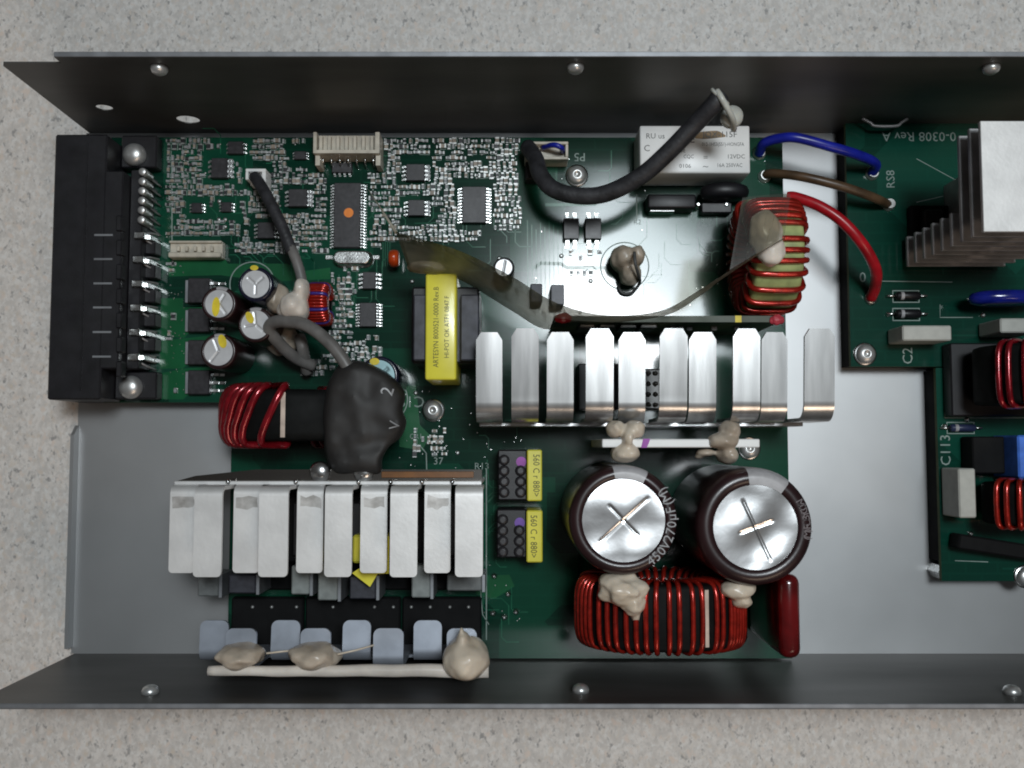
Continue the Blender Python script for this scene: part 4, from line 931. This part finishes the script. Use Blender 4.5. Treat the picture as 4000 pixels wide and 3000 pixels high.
# ================================================================== HEATSINKS
def finger(g, x0, x1, yp, ytip, zbase, ztop, r, th, cham, sgn, droop=0.0, rnd=False):
    """strip rising at y = yp, bending over towards ytip; sgn = direction of ytip"""
    prof = [(yp, zbase, 0), (yp, (zbase + ztop - r) / 2, 0), (yp, ztop - r, 0)]
    for k in range(1, 11):
        a = math.pi / 2 * k / 10; prof.append((yp + sgn * r * (1 - math.cos(a)), ztop - r + r * math.sin(a), 0))
    L = abs(ytip - yp) - r; Lf = L - cham
    for f in (0.1, 0.3, 0.5, 0.7, 0.9, 1.0): prof.append((yp + sgn * (r + Lf * f), ztop + droop * f * Lf / L, 0))
    if rnd:
        for k in range(1, 6):
            a = math.pi / 2 * k / 5; f = (Lf + cham * math.sin(a)) / L; prof.append((yp + sgn * (r + L * f), ztop + droop * f, cham * (1 - math.cos(a)) * 0.98))
    else: prof.append((ytip, ztop + droop, cham * 0.62))
    n = len(prof); rings = []
    for i, (y, z, c_) in enumerate(prof):
        a = Vector(prof[max(i - 1, 0)][:2]); b = Vector(prof[min(i + 1, n - 1)][:2]); d = (b - a).normalized()
        nn = Vector((d.y, -d.x)) * sgn; o = (y + nn.x * th, z + nn.y * th)
        rings.append([(x0 + c_, y, z), (x1 - c_, y, z), (x1 - c_, o[0], o[1]), (x0 + c_, o[0], o[1])])
    g.loft(rings, True, True, True)
    g.bm.normal_update()
    for e in g.bm.edges:
        if len(e.link_faces) == 2 and e.calc_face_angle(0) > 0.7: e.smooth = False
    return g
def heatsink(label, hi, lo, pyp, tip_hi, tip_lo, zhi, zlo, m, sgn, r, xspan, zp0, cham, th=1.0, plate_top=None, droop=(0, 0), rnd=False, smudge=False):
    zpl = plate_top or zlo - 8
    yp = P(2000, pyp, zhi).y; x0, x1 = P(xspan[0], pyp, zlo).x, P(xspan[1], pyp, zlo).x
    t = thing('finger_heatsink', label, 'heatsink', ((x0 + x1) / 2, yp, ZB), 'heatsinks with bent metal fingers')
    g = G(); g.box(x0, x1, yp - th if sgn > 0 else yp, yp if sgn > 0 else yp + th, zp0, zpl, 0.12); part('back_plate', g, m, t)
    for lst, z, tip, dr in ((hi, zhi, tip_hi, droop[0]), (lo, zlo, tip_lo, droop[1])):
        for a, b_ in lst:
            g = G(); q = P(a, (pyp + tip) / 2, z).x, P(b_, (pyp + tip) / 2, z).x
            finger(g, q[0], q[1], yp, P(2000, tip, z).y, zpl - 0.4, z, r, th, cham, sgn, dr + random.uniform(-0.45, 0.45) * (1 if sgn > 0 and not rnd else 0.5), rnd); fo = part('finger', g, m, t)
            if smudge and z == zlo:
                g = G(); yy = yp + sgn * (r + 0.6); g.prism([(q[0] + 0.8 + (q[1] - q[0] - 1.4) * u + random.uniform(-.3, .3), yy + sgn * (v * 3.0 + random.uniform(-.5, .5))) for u, v in ((0, 0), (0.3, 0.05), (0.6, 0), (1, 0), (1, 0.5), (0.98, 1), (0.75, 0.9), (0.5, 1.1), (0.25, 0.95), (0, 1))], z + 0.01, z + 0.04); part('smudge', g, SMUD, fo)
    return t, yp, (x0, x1)
hi = [(1998, 2104), (2288, 2396), (2575, 2683), (2862, 2968), (3140, 3258)]
lo = [(1860, 1962), (2136, 2240), (2416, 2520), (2690, 2796), (2972, 3074)]
tU, ypU, xU = heatsink('shiny bent-finger heatsink above the two big capacitors', hi, lo, 1645, 1286, 1300, 51, 42.5, ALU, 1, 5.5, (1866, 3190), ZB + 0.05, 2.2, 1.0, 30, droop=(1.7, 1.5))
hi = [(757, 866), (1010, 1124), (1268, 1374), (1524, 1630), (1778, 1886)]
lo = [(662, 764), (911, 1014), (1159, 1262), (1408, 1512), (1658, 1760)]
tL, ypL, xL = heatsink('dull white bent-finger heatsink left of the two small yellow-taped transformers', hi, lo, 1900, 2254, 2238, 51, 42.5, ALUW, -1, 2.6, (668, 1880), ZB + 0.05, 1.1, 1.0, 40, rnd=True, smudge=True)
hi = [(880, 1000), (1172, 1290), (1457, 1575), (1745, 1862)]
lo = [(778, 890), (1057, 1170), (1337, 1447), (1615, 1725)]
tB, ypB, xB = heatsink('bent-finger heatsink at the lower tray wall, daubed with silicone', hi, lo, 2612, 2456, 2425, 44, 36, ALUB, 1, 3.0, (790, 1870), ZB + 0.05, 1.9, 1.0, 26, droop=(-0.5, -0.8), rnd=True)
# top flange of the lower-left heatsink with its screws and amber film
x0, x1 = xL; g = G(); pl = [(P(690, 1900, 38).x, ypL + 1.02), (x1, ypL + 1.02), (x1, ypL + 4.2), (P(1000, 1850, 38).x, ypL + 4.2), (P(760, 1880, 38).x, ypL + 2.4)]
g.prism(pl, 36.5, 37.5); part('top_flange', g, ALUF, tL)
for px in (1238, 1412):
    c = P(px, 1842, 42); g = G(); g.lathe([(3.0, 0), (3.0, 0.5), (2.4, 1.2), (1.2, 1.7), (0.2, 1.8)], (c.x, ypL + 3.6, 37.5), 'z', 24); part('flange_screw', g, CHROME, tL)
g = G(); q = RC(1490, 1848, 1850, 1866, 38); g.box(q[0], q[1], ypL + 1.9, ypL + 3.6, 37.55, 37.9, 0.1); single('amber_film', g, KAPT, 'amber insulation strip along the top of the dull white heatsink', 'insulation', (q[0], ypL + 2, 37.5))
for k, (px) in enumerate((884, 1150, 1397, 1523, 1646, 1765)):
    c = P(px, 1897, 42); g = G(); blob(g, (c.x, ypL + 0.8, 40.4), (0.7, 0.7, 0.7), k, 0.1, 1, 2); part('burr', g, CHROME, tL)

q = RC(905, 1935, 1868, 2200, 24); t = thing('dark_filler_block', 'wide black filler block added to darken the gaps between the dull white fingers', 'transformer', (q[0], q[2], ZB))  # added black block, darkens the board seen between the fingers
g = G(); g.box(q[0], q[1], q[2], q[3], ZB + 0.2, 22, 0.6); g.box(q[0], q[1], q[2] - 9.5, q[2] + 0.5, ZB + 0.2, 12.8, 0.4); part('body', g, BLKM, t)  # second, lower slab carries the darkening on beneath the transistors
for k in range(5):
    g = G(); xx = q[0] + (q[1] - q[0]) * (0.1 + 0.2 * k); g.box(xx - 4, xx + 4, q[2] + 2, q[3] - 2, 21.9, 24, 0.5); part('filler_ridge', g, BLK, t)
# transistors clamped beneath the fingers
TO = [((772, 2245, 852, 2330), DGREY), ((893, 2245, 998, 2318), FERR), ((1138, 2210, 1208, 2322), mat('silver grey epoxy', (0.26, 0.28, 0.27), 0.5)), ((1242, 2210, 1318, 2345), MATS['silver grey epoxy']), ((1366, 2250, 1468, 2340), FERR), ((1608, 2210, 1680, 2335), MATS['silver grey epoxy']), ((1746, 2245, 1882, 2308), DGREY)]
TL = ['dark grey power transistor under the far left fingers of the dull heatsink', 'slate power transistor second from the left under the dull heatsink', 'light grey power transistor left of its twin under the dull heatsink',
      'light grey power transistor right of its twin, left of the yellow tag', 'slate power transistor just below the yellow tag', 'light grey power transistor right of the yellow tag', 'wide dark grey power transistor under the far right finger of the dull heatsink']
for (r, m), l in zip(TO, TL):
    z = 27; q = RC(*r, z); t = thing('power_transistor', l, 'transistor', ((q[0] + q[1]) / 2, (q[2] + q[3]) / 2, ZB), 'transistors under the dull heatsink')
    g = G(); g.box(q[0], q[1], q[2], q[3], 14, z, 0.35); part('body', g, m, t)
    g = G(); g.box(q[1] + 0.02, q[1] + 1.0, q[2] - 0.5, q[3], 13, z - 0.5, 0.1); part('metal_clip', g, EDGE, t)
    for s in (0.25, 0.5, 0.75):
        g = G(); x = q[0] + (q[1] - q[0]) * s; g.tube([(x, q[2] + 2, 14.2), (x, q[2] + 2, ZB)], 0.45, 6); part('lead', g, TIN, t)
q = RC(900, 2335, 1880, 2585, 13); t = thing('dark_gap_filler', 'low black filler in three blocks, added to darken the gap above the lower wall heatsink', 'component', (q[0], q[2], ZB))  # added black blocks cover the green board so this gap reads dark
for a, b_ in ((900, 1182), (1190, 1562), (1570, 1880)):
    g = G(); qq = RC(a, 2335, b_, 2585, 13); g.box(qq[0], qq[1], q[2], q[3], ZB + 0.1, 12.5, 0.5); part('block', g, BLKM, t)
for px in (985, 1060, 1157, 1300, 1462, 1536, 1606, 1680, 1757, 1830):
    g = G(); c = P(px, 2372, 13); g.lathe([(0.55, -0.6), (0.5, 0.2), (0.15, 0.45)], (c.x, c.y, 12.6), 'z', 10); part('pin', g, SCREW, t)
zt = 30; q = RC(1376, 2090, 1520, 2200, zt); t = thing('transformer', 'yellow taped part glimpsed between the fingers of the dull heatsink', 'transformer', (q[0], q[2], ZB))
g = G(); g.box(*q, ZB + 0.5, zt, 0.6); part('yellow_tape', g, YEL, t)
g = G(); pts = [P(a, b, 33) for a, b in ((1376, 2238), (1400, 2222), (1520, 2180), (1520, 2240), (1475, 2242), (1446, 2292))]; g.prism([(p.x, p.y) for p in pts], 33, 33.3); g.box(P(1420, 2200, 30).x, P(1500, 2200, 30).x, P(1450, 2205, 30).y, P(1450, 2180, 30).y, zt, 33.1); part('tape_flap', g, YEL, t)

# vertical daughter board behind the shiny heatsink
z = 40; yv = P(2600, 1246, z).y; xa, xb_ = P(2165, 1246, z).x, P(3046, 1246, z).x
t = thing('daughter_board', 'upright thin green board behind the shiny heatsink with red dabs on its edge', 'circuit board', ((xa + xb_) / 2, yv, ZB))
g = G(); g.box(xa, xb_, yv - 0.9, yv + 0.9, ZB + 0.1, z); part('board_panel', g, mat('mask seen on edge', (0.035, 0.050, 0.022), 0.5), t)
for px, py, m, rx in ((2200, 1243, WRED, 2.3), (3034, 1250, mat('pink red paint', (0.5, 0.05, 0.07), 0.4), 2.0)):
    g = G(); c = P(px, py, z); blob(g, (c.x, c.y, z + 0.2), (rx, 1.5, 0.9), 3, 0.2); part('red_dab', g, m, t)
g = G(); c = P(2884, 1246, z); g.box(c.x - 0.9, c.x + 0.9, yv - 0.95, yv + 0.95, z - 0.5, z + 0.05); part('yellow_mark', g, YELM, t)
for k, (pa, pb) in enumerate(((2268, 2320), (2348, 2400), (2428, 2482), (2508, 2562))):
    q = RC(pa, 1262, pb, 1272, 36); g = G(); g.box(q[0] - 0.4, q[1] + 0.4, q[2] - 0.6, yv - 0.92, 24, 35.5, 0.2); part('chip', g, ICM, t)
    g = G(); g.box(q[0], q[1], q[2] - 0.2, q[2] + 0.25, 35.52, 35.8); part('pin_row', g, LGREY, t)
for px in (2630, 2662, 2694, 2790, 2880): 
    c = P(px, 1262, 30); g = G(); g.box(c.x - 0.8, c.x + 0.8, yv - 2.0, yv - 0.92, 28, 30, 0.1); part('chip_part', g, SMDG, t)
# parts seen between the shiny fingers
block('pulse_transformer', 'dark part glimpsed under the shiny fingers, left of the knobbly block', 'component', (2260, 1420, 2420, 1600), 20, BLK)
g = G(); q = RC(2465, 1440, 2600, 1600, 16); g.box(*q, ZB + 0.2, 16, 0.5)
for i in range(5):
    for j in range(4): blob(g, (q[0] + 1 + i * (q[1] - q[0] - 2) / 4, q[2] + 1.5 + j * (q[3] - q[2] - 3) / 3, 16), (0.9, 0.8, 0.8), i + j, 0.3, 2, 2)
single('terminal_block', g, mat('brown black phenolic', (0.03, 0.026, 0.02), 0.3), 'knobbly dark block glimpsed between the shiny fingers', 'component', (q[0], q[2], ZB))

# finned heatsink of the upper right board
t = thing('finned_heatsink', 'tall stacked-fin aluminium heatsink cut by the right photo edge', 'heatsink', (*P(3950, 700, 60).xy, ZB))
zt = 62.0; q = RC(3836, 472, 4290, 905, zt); nf = 9
for k in range(nf):
    z = zt - k * 6.0; g = G(); g.box(q[0], q[1], q[2], q[3] if k < 3 else q[2] + 9.5, z - 1.3, z, 0.15); part('fin', g, ALUW if k == 0 else ALUD, t)  # fins below the top one have their dim lighting put into the colour
g = G(); g.box(q[0] + 14, q[0] + 18, q[2] + 1, q[3] - 3, ZB + 0.05, zt - 1.35, 0.1); part('core_post', g, ALUD, t)
q2 = RC(3560, 800, 3790, 1010, 13); t = thing('power_module', 'black power module beside the stacked fins of the heatsink', 'component', (q2[0], q2[2], ZB))
g = G(); g.box(q2[0], q2[1] + 20, q2[2] + 4, q2[3], ZB + 0.05, 12.5, 0.5); part('body', g, BLKM, t)
g = G(); g.box(q2[0] + 3, q2[0] + 9, q2[2] + 8, q2[3] - 2, 12.52, 16, 0.5); part('clamp', g, BLK, t)
# wall clip above it
g = G(); c = P(3440, 478, 14); g.tube(spline([P(3368, 462, 15), P(3400, 480, 15), P(3420, 492, 15), P(3500, 492, 15), P(3522, 478, 15), P(3545, 464, 15)], 5), 0.5, 6)
single('wall_clip', g, ALUD, 'thin trapezoid metal clip on the tray wall above the upper right board', 'clip', (c.x, c.y, 14))

# ================================================================== WHITE CERAMIC STRIP AND SILICONE
zs_ = 46; q = RC(2352, 1715, 2968, 1748, zs_); t = thing('ceramic_strip', 'white ceramic strip on edge with a purple dab, above the big capacitors', 'strip', ((q[0] + q[1]) / 2, q[2], ZB))
g = G(); g.box(q[0], q[1], q[2], q[3], ZB + 0.5, zs_, 0.25); part('strip', g, WHT, t)
g = G(); pts = [P(a, b, zs_) for a, b in ((2512, 1714), (2540, 1714), (2534, 1732), (2526, 1749), (2504, 1749))]; g.prism([(p.x, p.y) for p in pts], zs_ + 0.01, zs_ + 0.05); part('purple_dab', g, PURP, t)
def silicone(label, lobes, m=SIL, seed=0, zbase=None, sub=4, amp=0.16, freq=1.3):
    g = G()
    for k, (px, py, z, rx, ry, rz) in enumerate(lobes):
        c = P(px, py, z); blob(g, c, (rx * MM(z), ry * MM(z), rz), seed + k * 1.7, amp, freq, sub)
    c = P(lobes[0][0], lobes[0][1], lobes[0][2])
    o = single('silicone_lump', g, m, label, 'silicone', (c.x, c.y, c.z - lobes[0][5]), 'lumps of silicone adhesive')
    r = o.modifiers.new('merge', 'REMESH'); r.mode = 'VOXEL'; r.voxel_size = 0.00042; r.use_smooth_shade = True
    sm = o.modifiers.new('smooth', 'SMOOTH'); sm.factor = 0.6; sm.iterations = 9
    return o
silicone('knotted silicone lump across the left end of the white ceramic strip', [(2402, 1676, 44, 36, 34, 5), (2478, 1676, 44, 40, 36, 5), (2452, 1710, 46, 22, 40, 4), (2440, 1768, 44, 52, 40, 5), (2465, 1775, 43, 32, 30, 5)], SIL, 1, amp=0.18)
silicone('brownish silicone lump across the right end of the white ceramic strip', [(2850, 1678, 44, 44, 36, 5), (2825, 1722, 46, 62, 32, 4), (2840, 1778, 43, 42, 36, 5), (2755, 1768, 42, 36, 16, 3), (2728, 1785, 41, 16, 8, 2)], SILD, 2)
silicone('pointed beige silicone lump below the left big capacitor', [(2432, 2300, 48, 92, 60, 6), (2470, 2350, 47, 52, 50, 5), (2482, 2398, 46, 18, 30, 3), (2390, 2272, 48, 52, 34, 5)], SIL, 3, amp=0.24, freq=1.8)
silicone('silicone lump half hidden below the right big capacitor', [(2880, 2300, 45, 70, 40, 5), (2895, 2345, 44, 42, 28, 4), (2905, 2360, 44, 15, 16, 3)], SIL, 4)
silicone('small grey silicone ball with a looped wire right of the optocouplers', [(2432, 1010, 17, 50, 52, 6), (2462, 1070, 16, 42, 48, 5), (2488, 1000, 19, 36, 40, 5)], SILD, 5, amp=0.2)
g = G(); g.tube(spline([P(2478, 985, 25), P(2482, 1030, 26), P(2494, 1075, 22), P(2498, 1105, 16), P(2470, 1142, 12), P(2435, 1146, 11), P(2418, 1125, 11), P(2428, 1095, 12)], 6), 0.5, 6)
single('thermistor_wire', g, INKG, 'thin dark wire loop on the small grey silicone ball', 'wire', (*P(2450, 1130, 11).xy, 11))
silicone('cream silicone lump beside the small red and violet toroid', [(1150, 1198, 31, 56, 58, 6), (1180, 1135, 31, 30, 50, 5), (1178, 1215, 31, 30, 40, 5), (1125, 1215, 29, 44, 38, 5)], SILW, 6, amp=0.10)
silicone('dark brown silicone smear between the navy capacitor and the cream lump', [(1085, 1165, 20, 48, 60, 6), (1100, 1330, 14, 60, 60, 5)], SILD, 16, amp=0.2)
silicone('pale silicone lump on the right red toroid, under the clear film', [(2990, 905, 48.5, 66, 90, 3.5), (3010, 980, 48.5, 60, 62, 3.5)], SILW, 7, amp=0.15)
silicone('greyish silicone dab on top of the yellow taped transformer', [(1660, 1045, 34, 74, 26, 3), (1700, 1050, 34, 40, 22, 3)], SIL, 8, amp=0.15)
silicone('left one of the silicone lumps at the lower tray wall', [(942, 2560, 45, 92, 50, 8)], SILD, 9, amp=0.2)
silicone('middle one of the silicone lumps at the lower tray wall', [(1228, 2562, 45, 98, 54, 8)], SILD, 10, amp=0.2)
silicone('right, palest lump of silicone at the lower tray wall, with a spike', [(1822, 2572, 48, 90, 82, 9), (1808, 2500, 50, 26, 34, 4), (1802, 2470, 51, 9, 22, 1.5)], SIL, 11, amp=0.10, freq=1.6)
q = RC(805, 2608, 1908, 2648, 50); g = G(); n = 40; rings = []
for k in range(n + 1):
    f = k / n; x = q[0] + (q[1] - q[0]) * f; w_ = (q[3] - q[2]) * (0.50 + 0.22 * f + 0.05 * mnoise.noise(Vector((f * 9, 0, 0)))); yy = (q[2] + q[3]) / 2 + 0.4 * mnoise.noise(Vector((f * 6, 3, 0)))
    rings.append([(x, yy + w_ * math.cos(2 * math.pi * j / 8), 48 + 1.3 * math.sin(2 * math.pi * j / 8)) for j in range(8)])
g.loft(rings); single('insulation_strip', g, SILW, 'long pale strip along the lower tray wall under the silicone lumps', 'strip', (q[0], q[2], 46))
for k, (pts) in enumerate((((1040, 2552, 48), (1100, 2545, 47), (1150, 2540, 46)), ((1318, 2556, 48), (1390, 2540, 46), (1460, 2520, 44)))):
    g = G(); g.tube([P(*p) for p in pts], 0.28, 6); single('silicone_thread', g, SIL, ('thin silicone thread between the left and middle lumps', 'thin silicone thread right of the middle lump')[k], 'silicone', P(*pts[0]))

# ================================================================== HEAT-SHRINK BAG
t = thing('heat_shrink_bag', 'crumpled black heat-shrink bag with white print, above the dull white heatsink', 'cover', (*P(1420, 1640, 20).xy, ZB))
out = [(1330, 1420), (1400, 1408), (1470, 1430), (1535, 1470), (1585, 1540), (1572, 1600), (1590, 1650), (1565, 1710), (1520, 1745), (1492, 1800), (1490, 1858), (1400, 1852), (1310, 1858), (1275, 1800), (1262, 1700), (1258, 1600), (1280, 1500)]
def closed_spline(pts, n=5):
    k = len(pts); res = []
    for i in range(k):
        p0, p1, p2, p3 = [Vector((*pts[(i + d) % k], 0)) for d in (-1, 0, 1, 2)]
        for j in range(n):
            s = j / n; v = 0.5 * ((2 * p1) + (p2 - p0) * s + (2 * p0 - 5 * p1 + 4 * p2 - p3) * s * s + (3 * p1 - p0 - 3 * p2 + p3) * s ** 3); res.append((v.x, v.y))
    return res
oc = closed_spline(out); cxp, cyp = 1415, 1640; g = G(); rings = []
zz0, zz1 = 14, 38
for f, z in ((0.93, zz0), (0.98, 20), (1.0, 30), (0.99, 36), (0.965, 39), (0.92, 40.6), (0.84, 41.2), (0.7, 41.4), (0.5, 41.5), (0.3, 41.55), (0.15, 41.6), (0.02, 41.6)):
    ring = []
    for x, y in oc:
        th = math.atan2(y - cyp, x - cxp); wq = f ** 4
        X = cxp + ((x - cxp) * wq + 150 * math.cos(th) * (1 - wq)) * f; Y = cyp + ((y - cyp) * wq + 205 * math.sin(th) * (1 - wq)) * f
        p = P(X, Y, z); nz = mnoise.fractal(Vector((X * 0.012, Y * 0.007, z * 0.03)), 1.0, 2.0, 4)
        dz = (0.9 * nz + 0.9 * math.exp(-((Y - (1500 + 0.6 * (X - 1300))) / 30) ** 2) - 1.2 * math.exp(-((Y - (1740 - 0.2 * (X - 1450))) / 24) ** 2)) * (1 if f < 0.95 else 0.3)
        ring.append((p.x, p.y, z + dz))
    rings.append(ring)
g.loft(rings)
from mathutils.bvhtree import BVHTree
bt = BVHTree.FromBMesh(g.bm); bag = part('bag', g, SHRINK, t)
rm = bag.modifiers.new('merge', 'REMESH'); rm.mode = 'VOXEL'; rm.voxel_size = 0.0006; rm.use_smooth_shade = True
rm = bag.modifiers.new('smooth', 'SMOOTH'); rm.factor = 0.6; rm.iterations = 14
def drape(g, dz=0.3):
    for v in g.bm.verts:
        h = bt.ray_cast(Vector((v.co.x, v.co.y, 90)), Vector((0, 0, -1)))[0]
        if h: v.co.z = h.z + dz
    return g
g = G(); add_text(g, "2", P(1522, 1532, 37.5), 3.6, R_(75)); drape(g); part('lettering', g, PRINT, bag)
g = G(); add_text(g, "V", P(1552, 1663, 36.6), 3.0, R_(82)); drape(g); part('lettering', g, PRINT, bag)

# ================================================================== CURVED FILM
TP = [(1545, 905, 58), (1660, 938, 58), (1800, 982, 58), (2000, 1080, 58), (2150, 1172, 58), (2300, 1222, 57), (2450, 1232, 56), (2600, 1208, 56), (2720, 1140, 56), (2800, 1090, 56), (2930, 1008, 56), (3066, 925, 56)]
BP = [(1600, 1062, 40), (1690, 1072, 36), (1800, 1095, 32), (2000, 1215, 26), (2125, 1285, 24), (2260, 1270, 30), (2450, 1256, 41), (2620, 1226, 46), (2740, 1152, 48), (2810, 1098, 49), (2935, 1013, 50), (3070, 930, 51)]
a = spline([P(*p) for p in TP], 6); b_ = spline([P(*p) for p in BP], 6)
rings = [[x.lerp(y, f) + Vector((0, 0, 0)) for f in (0, 0.25, 0.5, 0.75, 1)] for x, y in zip(a, b_)]
t = thing('plastic_film', 'curved smoky brown plastic film standing across the middle of the main board', 'film', b_[0])
def sheet(rings, th=0.15):
    g = G(); g.loft(rings, False, False, True); ex = bmesh.ops.solidify(g.bm, geom=g.bm.faces[:], thickness=th)
    for f in g.bm.faces: f.smooth = True
    return g
part('curved_sheet', sheet(rings), FILM, t)
F1 = [(2850, 1058, 56), (2920, 1014, 56), (2990, 970, 56), (3064, 926, 56)]; F2 = [(2900, 772, 54), (2960, 765, 54), (3020, 760, 54), (3088, 756, 54)]
a = spline([P(*p) for p in F1], 5); b_ = spline([P(*p) for p in F2], 5)
part('clear_flap', sheet([[x.lerp(y, f) for f in (0.01, 0.35, 0.7, 1)] for x, y in zip(a, b_)], 0.12), FLAP, t)
g = G(); a, b_ = P(1440, 742, 54), P(1547, 907, 58); c_ = P(1560, 910, 57); 
g.tube([a, a.lerp(b_, 0.5), b_], [0.12, 0.3, 0.5], 6); part('rolled_corner', g, FILM, t)
